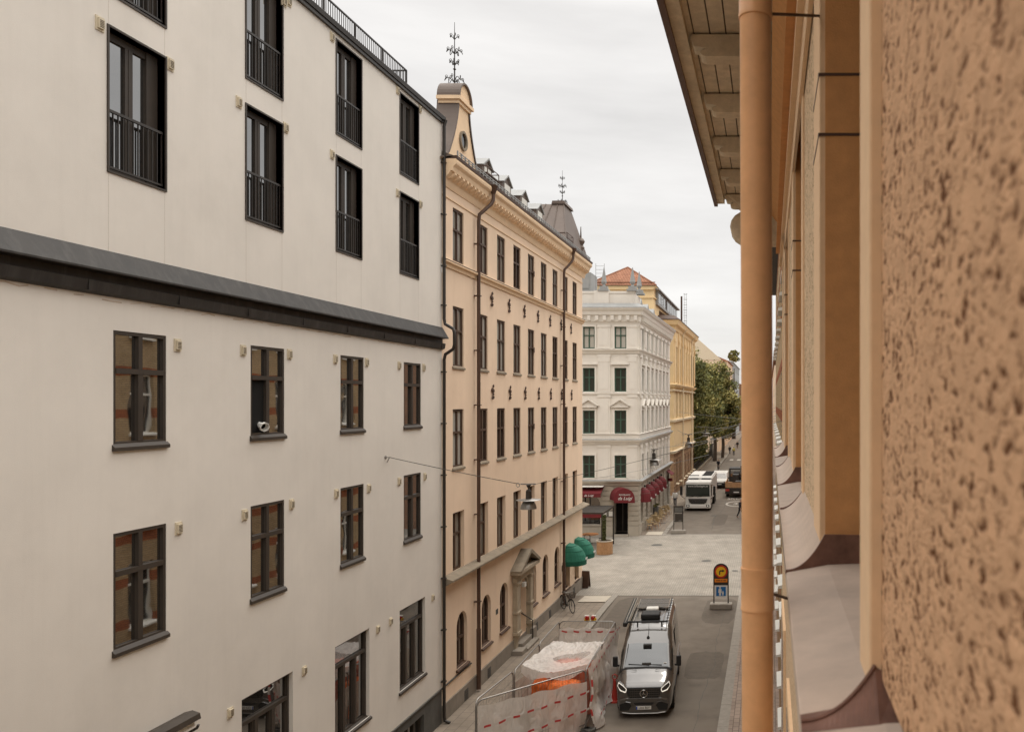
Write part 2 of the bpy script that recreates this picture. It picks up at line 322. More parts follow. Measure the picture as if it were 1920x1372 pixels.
# facade sheet with real openings; openings = (s0,s1,z0,z1,depth[,arch])
def facade(mb, s0, s1, z0, z1, ops):
    S = sorted({s0,s1} | {v for o in ops for v in (o[0],o[1]) if s0 < v < s1}); Z = sorted({z0,z1} | {v for o in ops for v in (o[2],o[3]) if z0 < v < z1})
    for i in range(len(S)-1):
        run = None
        for j in range(len(Z)-1):
            cs, cz = (S[i]+S[i+1])/2, (Z[j]+Z[j+1])/2
            hole = any(o[0] < cs < o[1] and o[2] < cz < o[3] for o in ops)
            if hole: 
                if run is not None: mb.poly([(S[i],run,0),(S[i+1],run,0),(S[i+1],Z[j],0),(S[i],Z[j],0)]); run = None
            elif run is None: run = Z[j]
        if run is not None: mb.poly([(S[i],run,0),(S[i+1],run,0),(S[i+1],z1,0),(S[i],z1,0)])
    for o in ops:
        a,b,c,d,dp = o[:5]; arch = len(o) > 5 and o[5]
        if not arch:
            mb.poly([(a,c,0),(a,d,0),(a,d,dp),(a,c,dp)]); mb.poly([(b,c,0),(b,d,0),(b,d,dp),(b,c,dp)]); mb.poly([(a,d,0),(b,d,0),(b,d,dp),(a,d,dp)]); mb.poly([(a,c,0),(b,c,0),(b,c,dp),(a,c,dp)])
        else:
            r = (b-a)/2; cx = (a+b)/2; zs = d-r; n = 12
            pts = [(cx-r*cos(pi*k/n), zs+r*sin(pi*k/n)) for k in range(n+1)]
            mb.poly([(a,c,0),(a,zs,0),(a,zs,dp),(a,c,dp)]); mb.poly([(b,c,0),(b,zs,0),(b,zs,dp),(b,c,dp)]); mb.poly([(a,c,0),(b,c,0),(b,c,dp),(a,c,dp)])
            for k in range(n):
                p, q = pts[k], pts[k+1]; mb.poly([(p[0],p[1],0),(q[0],q[1],0),(q[0],q[1],dp),(p[0],p[1],dp)])
                cc = a if k < n/2 else b
                mb.poly([(p[0],p[1],0),(q[0],q[1],0),(q[0],d,0),(p[0],d,0)])
    return mb
def window(root, T, s0, s1, z0, z1, dp, frame='frame', gl='glass', cols=2, transom=.68, fw=.07, sill=None, sillm=None, name='window', so=.06, bar=.05, arch=False, label=None):
    """one window: frame mesh (the part) with pane and sill as sub-parts"""
    g = MB(T); f0, f1 = dp-.09, dp-.02
    g.box(s0,s0+fw,z0,z1,f0,f1); g.box(s1-fw,s1,z0,z1,f0,f1); g.box(s0+fw,s1-fw,z0,z0+fw,f0,f1)
    if arch:
        r = (s1-s0)/2; cx = (s0+s1)/2; zs = z1-r
        for k in range(10):
            a, b = pi*k/10, pi*(k+1)/10
            g.prism([(cx-r*cos(a), zs+r*sin(a)),(cx-r*cos(b), zs+r*sin(b)),(cx-(r-fw)*cos(b), zs+(r-fw)*sin(b)),(cx-(r-fw)*cos(a), zs+(r-fw)*sin(a))], f0, f1)
    else: g.box(s0+fw,s1-fw,z1-fw,z1,f0,f1)
    if transom:
        zt = z0+(z1-z0)*transom; g.box(s0+fw,s1-fw,zt-bar*.8,zt+bar*.8,f0-.012,f1)
    for k in range(1, cols):
        c = s0+(s1-s0)*k/cols; g.box(c-bar,c+bar,z0+fw,(zt-bar*.8 if transom else z1-fw),f0-.006,f1)
        if transom: g.box(c-bar*.8,c+bar*.8,zt+bar*.8,z1-fw,f0-.006,f1)
    w_ = g.build(name, frame, root)
    if label: w_['label'] = label
    MB(T).poly([(s0,z0,dp-.035),(s1,z0,dp-.035),(s1,z1,dp-.035),(s0,z1,dp-.035)]).build('pane', gl, w_)
    if sill:
        so_ = sill; q = MB(T); q.prism([(z0-.09,-so_),(z0-.03,-so_),(z0+.03,f0),(z0-.09,f0)], s0-so, s1+so, 0)
        q.build('sill', sillm or frame, w_)
    return w_
# ================================================================ the ground, road, pavements
XL, XR = -10.83, .30          # facade planes left and right of the street
KL, KR = -8.38, -1.70         # kerbs
ZC0, ZC1 = 45.8, 66.6         # the paved crossing starts and ends
struct('ground', MB().poly([(-600,-300,-.03),(600,-300,-.03),(600,1500,-.03),(-600,1500,-.03)]), 'ground')
g = MB(); g.box(KL,KR,-40,ZC0,-.02,0); struct('road', g, 'asphalt')
g = MB(); g.box(KL-.3,KR+.3,ZC1,420,-.02,0); struct('road', g, 'asphalt')
g = MB(); g.box(-60,60,ZC0,ZC1,-.02,.006); struct('crossing_paving', g, 'setts')
for nm, x0, x1, y0, y1, m in (('pavement', XL-.4, KL-.32, -40, ZC0, 'pave'), ('pavement', KR+.36, XR+.5, -40, ZC0, 'paveR'), ('pavement', XL-.5, KL-.32, ZC1, 420, 'pave'), ('pavement', KR+.36, 3, ZC1, 420, 'paveR')):
    g = MB()
    if y0 < 0: g.box(x0,x1,y0,y1-3.2,-.02,.115); g.prism([(y1-3.2,-.02),(y1-3.2,.115),(y1,.012),(y1,-.02)], x0, x1, 0)
    else: g.prism([(y0,-.02),(y0,.012),(y0+3,.115),(y0+3,-.02)], x0, x1, 0); g.box(x0,x1,y0+3,y1,-.02,.115)
    struct(nm, g, m)
for x0, x1 in ((KL-.32,KL),(KR,KR+.36)):
    for (ya, yb) in ((-6.0, ZC0-.02),(ZC1+.02,200)):
        g = MB(); y = ya; dn = ya < 0
        while y < yb-.2:
            l_ = min(1.0, yb-y); t = .12
            if (dn and y > yb-3.2): t = .12-.10*(y-(yb-3.2))/3.2
            if (not dn and y < ya+3): t = .03+.09*(y-ya)/3
            g.box(x0,x1,y+.006,y+l_-.006,-.02,t+random.uniform(-.002,.002)); y += l_
        struct('kerb', g, 'kerb')
# pale dropped kerb slabs, border band, patches, manholes
g = MB(); g.prism([(43.9,.1),(43.9,.125),(45.6,.035),(45.6,.01)], -10.2, -8.72, 0); struct('ramp_slab', g, 'lightslab')
g = MB(); g.prism([(66.7,.0),(66.7,.03),(68.0,.075),(68.0,.05)], -10.0, -8.72, 0); struct('ramp_slab', g, 'lightslab')
g = MB(); g.box(KL+.02,KR-.02,ZC0-.07,ZC0,-.02,.009); struct('paving_border', g, 'plinth_dark')
g = MB(); g.box(KL-.3,2,ZC1,ZC1+.45,-.02,.010); struct('paving_border', g, 'kerb')
for (x,y,r,z) in ((-8.45,62.0,.42,.012),(-4.26,55.8,.33,.012),(-2.2,52.5,.2,.012),(-4.55,26.2,.36,.003),(-5.3,78,.3,.003),(-9.4,72.5,.3,.118)):
    MBm = MB().lathe([(0,z+.004),(r,z+.004),(r,z)], (x,y,0), 20)
    tag(MBm.build('manhole_cover', 'plinth_dark'), {62.0:'dark round manhole cover in the pale paving by the planter', 55.8:'round manhole cover in the paving beyond the diversion sign', 52.5:'small round cover in the paving near the downpipe', 26.2:'round manhole cover in the asphalt in front of the van', 78:'manhole cover in the road beside the white lorry', 72.5:'round manhole cover in the pavement past the wicker chairs'}[y], 'manhole cover')
def irregular(x0,x1,y0,y1,z,mat,seed):
    r = random.Random(seed); n = 26; pts = []
    for k in range(n):
        a = 2*pi*k/n; c_, s_ = cos(a), sin(a); q = (abs(c_)**5+abs(s_)**5)**(-.2)
        f = 1+r.uniform(-.05,.05); pts.append(((x0+x1)/2+(x1-x0)/2*c_*q*f, (y0+y1)/2+(y1-y0)/2*s_*q*f, z))
    struct('road_patch', MB().poly(pts), mat)
irregular(-7.9,-6.2,19.5,23.4,.003,'asphalt_patch',8); irregular(-5.2,-3.9,72,79,.003,'asphalt_patch',9); irregular(-3.4,-1.9,32.0,35.5,.003,'asphalt_patch',3); irregular(-8.2,-6.3,38.5,45.3,.003,'asphalt_patch',4); irregular(-3.4,-1.75,40.0,45.0,.003,'asphalt_patch',5)
# tar-sealed cracks
def crack(pts, wd=.018):
    g = MB(); r = random.Random(len(pts)); 
    P_ = []
    for (a,b) in zip(pts, pts[1:]):
        for k in range(10):
            t = k/10; P_.append((a[0]+(b[0]-a[0])*t+r.uniform(-.05,.05), a[1]+(b[1]-a[1])*t))
    for a,b in zip(P_, P_[1:]): g.poly([(a[0]-wd/2,a[1],.0035),(a[0]+wd/2,a[1],.0035),(b[0]+wd/2,b[1],.0035),(b[0]-wd/2,b[1],.0035)])
    struct('road_crack', g, 'plinth_dark')
crack([(-2.35,24),(-2.5,29),(-2.25,34),(-2.4,38),(-2.2,44)], .016); crack([(-5.9,36),(-5.2,39),(-5.6,45.5)], .014); crack([(-4.8,69),(-5.1,76),(-4.6,84),(-4.9,95)], .03)
# painted road marks beyond the crossing: the word SKOLA and a speed ring
o = text_mesh('road_marking','SKOLA',1.35,'paint',None,(0,0,0),(0,0,0),.0005,sx=.62); o.scale = (1,2.2,1); o.location = (-3.42,91.8,.006); tag(o,None,kind='structure')
g = MB()
for k in range(28):
    a,b = 2*pi*k/28, 2*pi*(k+1)/28
    g.poly([(-3.3+r_*1.35*cos(t), 87.2+r_*2.3*sin(t), .0045) for r_,t in ((1,a),(1,b),(.84,b),(.84,a))])
struct('road_marking', g, 'paint')
o = text_mesh('road_marking','30',1.5,'paint',None,(0,0,0),(0,0,0),.0005); o.scale = (.8,1.5,1); o.location = (-3.3,87.2,.006); tag(o,None,kind='structure')
g = MB()
for k in range(5): x = -7.4+k*1.35; g.poly([(x,152,.005),(x+.65,152,.005),(x+.65,155.5,.005),(x,155.5,.005)])
for k in range(6): y = 118+k*5.5; g.poly([(-4.9,y,.005),(-4.78,y,.005),(-4.78,y+2,.005),(-4.9,y+2,.005)])
struct('road_marking', g, 'paint')
g = MB(); g.box(-60,KL,156,160,-.02,.004); struct('side_street', g, 'asphalt')

# ================================================================ white rendered building, left
B1 = 27.3
wb = thing('rendered_building', 'long off white rendered building with black framed french windows and dark metal skirt', 'building')
T = FL(XL); ops = []; frs = []
for k in range(-9,4):
    s = 13.54+3.56*k
    for (a,b) in ((14.5,16.85),(17.42,19.75)): ops.append((s,s+1.26,a,b,.22)); frs.append((s,s+1.26,a,b))
up = MB(T); facade(up, -28, B1, 13.12, 19.92, ops); n0 = len(up.f)
for k in range(-2,4):
    for s in (13.54+3.56*k, 14.80+3.56*k): up.box(s-.003,s+.003,13.16,14.46,-.0012,.001); up.box(s-.003,s+.003,16.9,17.37,-.0012,.001)
uo = up.build('upper_wall', ['white','panel_seam'], wb)
for p_ in uo.data.polygons: p_.material_index = int(p_.index >= n0)
lo = MB(T); l_ops = []; lw = []
for k in range(-9,4):
    s = 13.64+3.61*k
    for r_, (a,b) in enumerate(((9.98,11.89),(6.58,8.53))): l_ops.append((s,s+1.2,a,b,.10)); lw.append((s,s+1.2,a,b,k,r_))
shop = [(16.96,18.78),(20.6,22.37),(24.2,26.0)]+[(16.96-3.6*k,18.78-3.6*k) for k in (2,3,4,5)]
for (a,b) in shop: l_ops.append((a,b,2.22,4.6,.18))
facade(lo, -28, B1, 1.26, 12.46, l_ops); n0 = len(lo.f); rj = random.Random(4); s = -8.0; zz = 12.40
while s < B1-.3:
    n_s = s+rj.uniform(.08,.3); nz_ = 12.395+rj.uniform(-.035,.02); wd = rj.uniform(.003,.012)
    if rj.random() < .7: lo.poly([(s,zz-wd,-.0015),(n_s,nz_-wd,-.0015),(n_s,nz_+wd,-.0015),(s,zz+wd,-.0015)])
    s, zz = n_s, nz_
uo = lo.build('wall', ['white','crackbrown'], wb)
for p_ in uo.data.polygons: p_.material_index = int(p_.index >= n0)
for ye_ in (B1,-28): MB().poly([(XL,ye_,0),(XL-12,ye_,0),(XL-12,ye_,19.9),(XL,ye_,19.9)]).build('side_wall','white',wb)
g = MB(T); facade(g, -28, B1, -.05, 1.26, [(24.5,25.9,.25,.95,.2)]); 
for k in range(20): g.box(-28+k*2.9, -28+k*2.9+2.86, 1.245,1.285,-.045,.02)
g.build('plinth', 'plinth_dark', wb)
window(wb, T, 24.5,25.9,.25,.95,.2,cols=3,transom=None)
# french windows with their black box frames and railings
for (s0,s1,z0,z1) in frs:
    if s1 < -14: continue
    g = MB(T); t = .035; pr = -.022
    g.box(s0-t,s0,z0-t,z1+t,pr,.22); g.box(s1,s1+t,z0-t,z1+t,pr,.22); g.box(s0,s1,z1,z1+t,pr,.22); g.box(s0,s1,z0-t,z0,pr,.22)
    g.box(s0,s0+.10,z0,z1,.15,.21); g.box(s1-.26,s1,z0,z1,.13,.21); g.box(s0+.10,s1-.26,z1-.13,z1,.15,.21); g.box(s0+.10,s1-.26,z0,z0+.10,.15,.21)
    c = s0+.62; g.box(c-.085,c+.085,z0+.10,z1-.13,.145,.205); g.box(c-.012,c+.012,z0+.10,z1-.13,.138,.205)
    w_ = g.build('french_window', 'frame', wb)
    MB(T).poly([(s0,z0,.185),(s1,z0,.185),(s1,z1,.185),(s0,z1,.185)]).build('pane', 'glass', w_)
    r = MB(T); zt = z0+1.0
    r.box(s0+.02,s1-.02,zt-.025,zt+.02,.02,.06); r.box(s0+.02,s1-.02,z0+.05,z0+.085,.02,.055)
    n = 11
    for k in range(n+1): c = s0+.03+(s1-s0-.06)*k/n; r.box(c-.008,c+.008,z0+.08,zt-.02,.028,.048)
    r.build('railing', 'black', w_)
for (s0,s1,z0,z1,k,r_) in lw:
    if s1 < -14: continue
    if k == 1 and r_ == 0:
        w_ = window(wb, T, s0,s1,z0,z1,.10,sill=.05,so=.03,fw=.06,transom=.65,bar=.055,gl='lglass',label='window with its lower near sash standing open and dark')
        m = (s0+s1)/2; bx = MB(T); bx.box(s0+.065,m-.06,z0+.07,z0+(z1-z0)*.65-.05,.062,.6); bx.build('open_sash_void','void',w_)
    else: window(wb, T, s0,s1,z0,z1,.10,sill=.05,so=.03,fw=.06,transom=.65,bar=.055, gl='lglass')
for (a,b) in shop:
    if b < -14: continue
    w_ = window(wb, T, a,b,2.22,4.6,.18,cols=1,transom=.76,sill=.05,fw=.07)
    g = MB(T)
    for q in (.33,.66): c = a+(b-a)*q; g.box(c-.05,c+.05,2.29,2.22+2.38*.76-.04,.075,.16)
    for q in (0,.33,.66):
        c0 = a+(b-a)*q+.06; c1 = a+(b-a)*(q+.33)-.05; g.box(c0,c0+.045,2.3,3.98,.1,.15); g.box(c1-.045,c1,2.3,3.98,.1,.15)
    g.build('mullion','frame',w_)
# vents
vv = [(186,45),(318,121),(447,192),(535,240),(541,3),(622,70),(622,290),(745,170),(787,205),(745,362),(788,383),(532,3),(332,647),(455,657),(542,664),(628,673),(687,679),(748,685),(794,689),(334,990),(458,965),(546,945),(630,925),(691,915),(748,902),(796,893),(570,1256),(431,1335),(708,1179),(732,1164),(811,1120)]
for (x,y) in vv:
    d_ = 1550*10.83/(VX-x); zz = HC-(y-VY)*10.83/(VX-x); h_ = .115 if y < 1100 else .10
    g = MB(T); g.box(d_-.085,d_+.085,zz-h_,zz+h_,-.018,.01); g.box(d_-.055,d_+.055,zz-h_*.72,zz+h_*.72,-.05,-.018)
    v = g.build('wall_vent','vent',wb); g = MB(T)
    for q in range(5): g.box(d_-.042,d_+.042,zz-.062+q*.026,zz-.05+q*.026,-.054,-.049)
    g.build('grille','ventdark',v)
# metal skirt between the storeys
g = MB(T)
g.prism([(13.14,-.0),(13.17,-.02),(12.82,-.225),(12.79,-.225),(12.78,.02),(13.14,.02)], -28, B1+.02, 0)
g.prism([(12.78,.02),(12.78,-.03),(12.64,-.03),(12.64,.02)], -28, B1+.01, 0)
g.prism([(12.64,.02),(12.64,-.09),(12.63,-.125),(12.47,-.10),(12.43,-.02),(12.43,.02)], -28, B1+.02, 0)
y = -27
while y < B1: g.box(y,y+.015,12.47,12.635,-.130,-.05); y += 2.0
g.build('metal_skirt','skirt',wb)
# roof edge, gutter, roof slab, terrace railing
g = MB(T); g.box(-28,B1+.05,19.90,19.985,-.07,.3); g.build('roof_edge','black',wb)
g = MB(T); g.prism([(19.99,-.10),(20.10,-.13),(20.12,-.11),(20.10,.0),(19.99,.0)], -28, B1+.06, 0); g.build('gutter','black',wb)
g = MB(); g.box(XL-12,XL+.0,-28,B1,19.95,20.06); g.prism([(XL-2.5,20.06),(XL-10,21.2),(XL-10,20.06)], -28, 24, 1); g.build('roof','skirt',wb)
g = MB(); xr = XL-.55; ye = 25.9
g.box(xr-.02,xr+.02,-10,ye,21.06,21.10); g.box(xr-.015,xr+.015,-10,ye,20.42,20.45)
y = 8
while y < ye: g.box(xr-.008,xr+.008,y,y+.014,20.4,21.07); y += .11
for y in [ye-.03-1.6*k for k in range(12)]: g.box(xr-.025,xr+.025,y,y+.04,20.2,21.09)
g.box(xr-2.5,xr,ye-.02,ye+.02,21.06,21.10)
for k in range(22): g.box(xr-.1-k*.11,xr-.086-k*.11,ye-.008,ye+.008,20.4,21.07)
g.build('roof_railing','black',wb)
# black downpipe that steps round the skirt
g = MB(); X0 = XL+.09; yy = B1-.02
g.tube([(X0+.06,yy,20.0),(X0,yy,19.8),(X0,yy,13.45),(X0+.03,yy,13.28),(X0+.30,yy,13.12),(X0+.34,yy,12.98),(X0+.34,yy,12.60),(X0+.30,yy,12.45),(X0+.04,yy,12.28),(X0,yy,12.1),(X0,yy,.35),(X0+.03,yy,.2),(X0+.2,yy-.02,.14)], .052, 10)
for z in (18.6,16.9,15.2,13.9,11.7,10.0,8.3,6.6,4.9,3.2,1.5): g.box(X0-.09,X0+.065,yy-.065,yy+.065,z-.02,z+.02)
g.build('downpipe','black',wb,smooth=True)
# roller awning case low on the wall
g = MB(T); g.prism([(4.97,0),(5.01,-.15),(4.96,-.29),(4.86,-.31),(4.85,-.27),(4.91,-.2),(4.92,0)], 11.4, 15.3, 0); cp = g.build('awning_case','frame',wb)
g = MB(T); g.box(11.45,15.24,4.74,4.85,-.23,-.02); g.build('awning_roll','whitetrim',cp)
g = MB(); g.tube([(XL+.02,15.15,4.55),(XL+.30,15.2,4.72),(XL+.33,15.2,4.78)], .025, 8); g.build('bracket','black',cp)
settle(wb, (XL-6,0,0))
# white exhaust hose in the open sash
hs = thing('exhaust_hose','white plastic exhaust hose end poking out of the open dark window','hose',(XL+.02,17.6,10.2))
g = MB(); g.lathe([(.055,-.3),(.06,-.1),(.07,0),(.10,.05),(.10,.12),(.085,.12),(.085,.04),(.05,0)], (0,0,0), 8, 'x'); g.build('nozzle','offwhite',hs)
g = MB(); g.lathe([(0,.02),(.075,.02)], (0,0,0), 8, 'x'); g.build('opening','void',hs)
hs.rotation_euler = (0,.25,-.5)

# ================================================================ ochre building
T = FL(XL); Y0, Y1 = B1+.02, 47.8
ob = thing('ochre_building','ochre plastered corner building with brown downpipes, arched ground floor and dormers','building')
st = [28.26]+[30.75+2.1*k for k in range(8)]
rows = [(15.55,17.37,.13),(11.93,14.0,.13),(8.45,10.46,.13)]
ops = []
for s in st:
    for (a,b,d) in rows: ops.append((s,s+1.0,a,b,d))
    ops.append((s,s+1.06,4.86,6.9,.22))
arch = [28.6,31.1,33.2,37.35,39.45,41.6]
for s in arch: ops.append((s,s+1.02,1.45,3.35,.21,True))
ops.append((35.35,36.75,.55,3.15,.5,True))
for s in (43.9,45.95): ops.append((s,s+.95,.75,2.6,.3))
g = MB(T); facade(g, Y0, Y1, .68, 18.2, ops)
g.poly([(Y1,.0,0),(Y1,18.2,0),(Y1,18.2,12),(Y1,0,12)])
g.build('wall','ochre',ob)
g = MB(T)
for sg in ((Y0,28.55,),(29.75,35.25),(36.85,43.8),(44.9,45.9),(46.95,Y1)): g.box(sg[0],sg[1],-.05,.68,-.05,.02)
g.box(28.55,29.75,-.05,.68,-.05,.02); g.box(43.8,44.9,-.05,.68,-.05,.02); g.box(45.9,46.95,-.05,.68,-.05,.02)
g.build('plinth','oplinth',ob)
for s in (29.2,31.6,38.1,40.4,43.0,45.4):
    g = MB(T); g.box(s,s+.38,.14,.52,-.055,-.0); a_ = g.build('cellar_grille','plinth_dark',ob); g = MB(T)
    for k in range(4): g.box(s+.03,s+.35,.18+k*.085,.20+k*.085,-.062,-.05)
    g.build('bar','black',a_)
# window units
i_ = 0
for s in st:
    for (a,b,d) in rows:
        i_ += 1
        w_ = window(ob, T, s,s+1.0,a,b,d,'brownframe',('cglass','bglass','cglass','glass2','cglass','cglass','glass','bglass')[(i_*5+i_//7)%8],2,.6,.075,sill=(.05 if a < 15 else None),sillm='stone_trim',bar=.045)
    w_ = window(ob, T, s,s+1.06,4.86,6.9,.22,'brownframe','cglass',2,.62,.08,bar=.045)
for s in arch:
    w_ = window(ob, T, s,s+1.02,1.45,3.35,.21,'brownframe','glass',2,.5,.08,arch=True,sill=.09,sillm='brown')
for s in (43.9,45.95): window(ob, T, s,s+.95,.75,2.6,.3,'brownframe','glass2',1,None,.07,sill=.05,sillm='brown')
g = MB(T)
g.prism([(4.92,0),(4.90,-.06),(4.80,-.36),(4.74,-.36),(4.74,-.30),(4.58,-.06),(4.58,0)], Y0, Y1+.3, 0); g.build('ledge','stone_trim',ob)
g = MB(T)
g.prism([(15.5,0),(15.5,-.07),(15.42,-.16),(15.37,-.16),(15.33,-.07),(15.22,-.05),(15.22,0)], Y0, Y1+.12, 0)
g.box(Y0,Y1,17.55,17.59,-.035,0); g.build('string_course','ochre_trim',ob)
g = MB(T)   # dark drip edge on the course
g.box(Y0,Y1+.1,15.425,15.45,-.168,-.0); g.build('flashing','brown',ob)
# main cornice with brackets
g = MB(T)
g.prism([(18.75,0),(18.75,-.47),(18.66,-.49),(18.58,-.47),(18.50,-.38),(18.44,-.36),(18.36,-.34),(18.36,-.28),(18.30,-.26),(18.12,-.09),(17.98,-.06),(17.90,-.03),(17.90,0)], Y0, Y1+.42, 0)
g.build('cornice','ochre_trim',ob)
s = Y0+.2
while s < Y1+.2: MB(T).prism([(18.34,-.02),(18.34,-.36),(18.27,-.37),(18.19,-.27),(18.15,-.12),(18.12,-.02)], s, s+.15, 0).build('cornice_bracket','ochre_trim',ob); s += .37
# eave gutter and snow rail
g = MB(T); g.prism([(18.75,-.50),(18.84,-.52),(18.86,-.47),(18.80,0),(18.75,0)], Y0, Y1+.45, 0); g.build('gutter','brown',ob)
g = MB(); s = Y0+.3; xx = XL+.40
g.box(xx-.012,xx+.012,Y0+.5,Y1+.3,18.98,19.01); g.box(xx-.012,xx+.012,Y0+.5,Y1+.3,19.06,19.09)
while s < Y1+.3: g.box(xx-.02,xx+.02,s,s+.05,18.82,19.10); s += .35
g.build('snow_rail','zinc',ob)
# roof: low pitch from the eave
g = MB(); g.prism([(XL+.42,18.84),(XL-6.5,21.4),(XL-12,19.5),(XL-12,18.7),(XL,18.7)], Y0, Y1, 1); g.build('roof','roofbrown',ob)
for s in (31.5,33.9,36.3,38.8):
    g = MB(); x0, x1 = XL-.12, XL-2.6; z0 = 18.8; zw = 19.78
    g.prism([(s,z0),(s+1.1,z0),(s+1.1,zw),(s+.55,zw+.30),(s,zw)], x1, x0, 0); dm = g.build('dormer','roofbrown',ob)
    g = MB(); g.prism([(s-.08,zw-.02),(s+.55,zw+.38),(s+.55,zw+.31),(s-.02,zw-.05)], x1, x0+.08, 0); g.prism([(s+.55,zw+.38),(s+1.18,zw-.02),(s+1.12,zw-.05),(s+.55,zw+.31)], x1, x0+.08, 0); g.build('dormer_roof','zinc',dm)
    wn = MB(); wn.box(x0-.02,x0+.03,s+.18,s+.92,z0+.25,zw-.04); w2 = wn.build('dormer_window','whitetrim',dm)
for (s,zz) in ((31.0,19.3),(43.2,19.3)):      # roof ladders' landing grids
    g = MB(); g.box(XL-.9,XL+.25,s,s+1.3,zz,zz+.035)
    for (a,b) in ((XL-.9,s),(XL+.25,s),(XL-.9,s+1.3),(XL+.25,s+1.3)): g.tube([(a,b,zz-.6),(a,b,zz+.26)], .018, 6)
    g.tube([(XL-.9,s,zz+.26),(XL+.25,s,zz+.26),(XL+.25,s+1.3,zz+.26),(XL-.9,s+1.3,zz+.26)], .02, 6); g.build('roof_landing','brown',ob)
# near gable: tapering front with round window, barrel cap and iron finial
cy = 29.05; front = XL+.06
def gab(t):   # half width by height
    z = 18.75+(21.12-18.75)*t
    return (.50+1.12*(1-t)**1.6+ (.25*(1-t/.12) if t < .12 else 0)), z
pts = [(cy-gab(k/14)[0], gab(k/14)[1]) for k in range(15)]+[(cy+gab(k/14)[0], gab(k/14)[1]) for k in range(14,-1,-1)]
g = MB(); g.prism(pts, front-.65, front, 0); gb = g.build('gable','ochre_trim',ob)
g = MB(); n = 14
for sg in (-1,1):
    for k in range(14):
        a, za = gab(k/14); b, zb = gab((k+1)/14)
        g.poly([(front+.05,cy+sg*(a+.05),za),(front+.05,cy+sg*(b+.05),zb),(front-.70,cy+sg*(b+.05),zb),(front-.70,cy+sg*(a+.05),za)])
        g.poly([(front+.05,cy+sg*(a+.05),za),(front+.05,cy+sg*(b+.05),zb),(front+.05,cy+sg*(b-.04),zb),(front+.05,cy+sg*(a-.04),za)])
g.build('coping','roofbrown',gb)
g = MB(); g.box(front-.68,front+.14,cy-.68,cy+.68,21.12,21.24); g.box(front-.64,front+.07,cy-.60,cy+.60,21.0,21.12)
g.prism([(cy-.56*cos(pi*k/16), 21.24+.56*sin(pi*k/16)) for k in range(17)], front-.62, front+.04, 0); g.build('cap','ochre_trim',gb)
g = MB()
for k in range(16):
    a, b = pi*k/16, pi*(k+1)/16
    for (r0,r1) in ((.562,.62),): g.prism([(cy-r1*cos(a),21.24+r1*sin(a)),(cy-r1*cos(b),21.24+r1*sin(b)),(cy-r0*cos(b),21.24+r0*sin(b)),(cy-r0*cos(a),21.24+r0*sin(a))], front-.68, front+.12, 0)
g.build('cap_roof','roofbrown',gb)
g = MB(); g.lathe([(.34,-.02),(.34,.07),(.26,.07),(.26,-.02)], (front,cy-.05,19.85), 20, 'x'); rw = g.build('round_window','stone_trim',gb)
g = MB(); g.lathe([(0,.012),(.27,.012)], (front,cy-.05,19.85), 20, 'x'); g.build('pane','glass2',rw)
def finial(root, x, y, z, s=1.0, nm='iron_finial'):
    g = MB(); g.tube([(x,y,z),(x,y,z+2.2*s)], [.028*s,.008*s], 6)
    for (h, r, m_) in ((.10,.30,6),(.70,.15,5),(1.10,.24,6),(1.60,.13,4)):
        for k in range(m_):
            a = 2*pi*k/m_+h; pts = []
            for q in range(9):
                t = q/8; rr_ = r*(.1+1.0*sin(t*pi*.7))*s; zz = (h+.09*sin(t*2*pi)*r/.25+.14*t)*s
                pts.append((x+rr_*cos(a+t*.5), y+rr_*sin(a+t*.5), z+zz))
            g.tube(pts, [.014*s]*9, 4)
            c_ = Vector(pts[-1]); g.tube([c_+Vector((cos(u)*.04*s*cos(a), cos(u)*.04*s*sin(a), sin(u)*.05*s)) for u in [2*pi*j/7 for j in range(7)]], .011*s, 4, closed=True)
    g.lathe([(0,-.05*s),(.06*s,0),(0,.06*s)], (x,y,z+.55*s), 8)
    return g.build(nm,'black',root)
finial(gb, front-.30, cy, 21.84, 1.0)
# far pavilion roof with ridge, spire and small ball finial
g = MB(); b0 = [(XL+.35,42.6,18.85),(XL+.35,48.0,18.85),(-15.2,48.0,18.85),(-15.2,42.6,18.85)]; t0 = [(XL-.35,44.9,21.45),(XL-.35,46.6,21.45),(-13.1,46.6,21.45),(-13.1,44.9,21.45)]
for k in range(4): g.poly([b0[k],b0[(k+1)%4],t0[(k+1)%4],t0[k]])
g.poly(t0); 
for k in range(6):
    t = k/6; a = Vector(b0[0]).lerp(Vector(b0[3]),t); b = Vector(t0[0]).lerp(Vector(t0[3]),t); g.tube([a+Vector((0,-.02,0)),b+Vector((0,-.02,0))], .03, 4)
pv = g.build('pavilion_roof','roofbrown',ob)
g = MB(); g.prism([(XL-1.0,21.45),(XL-.25,21.45),(XL-.3,21.62),(XL-.95,21.62)], 44.8, 46.7, 1); g.build('roof_cap','roofbrown',pv)
finial(pv, XL-.6, 45.6, 21.6, .85)
g = MB(); g.lathe([(.16,0),(.22,.15),(.12,.3),(.2,.42),(.23,.52),(.15,.66),(.05,.72),(.02,1.35)], (XL+.12,46.9,19.3), 10); g.build('ball_finial','roofbrown',pv,smooth=True)
g = MB(); g.box(XL-.2,XL+.3,46.6,47.3,18.9,19.35); g.build('finial_base','roofbrown',pv)
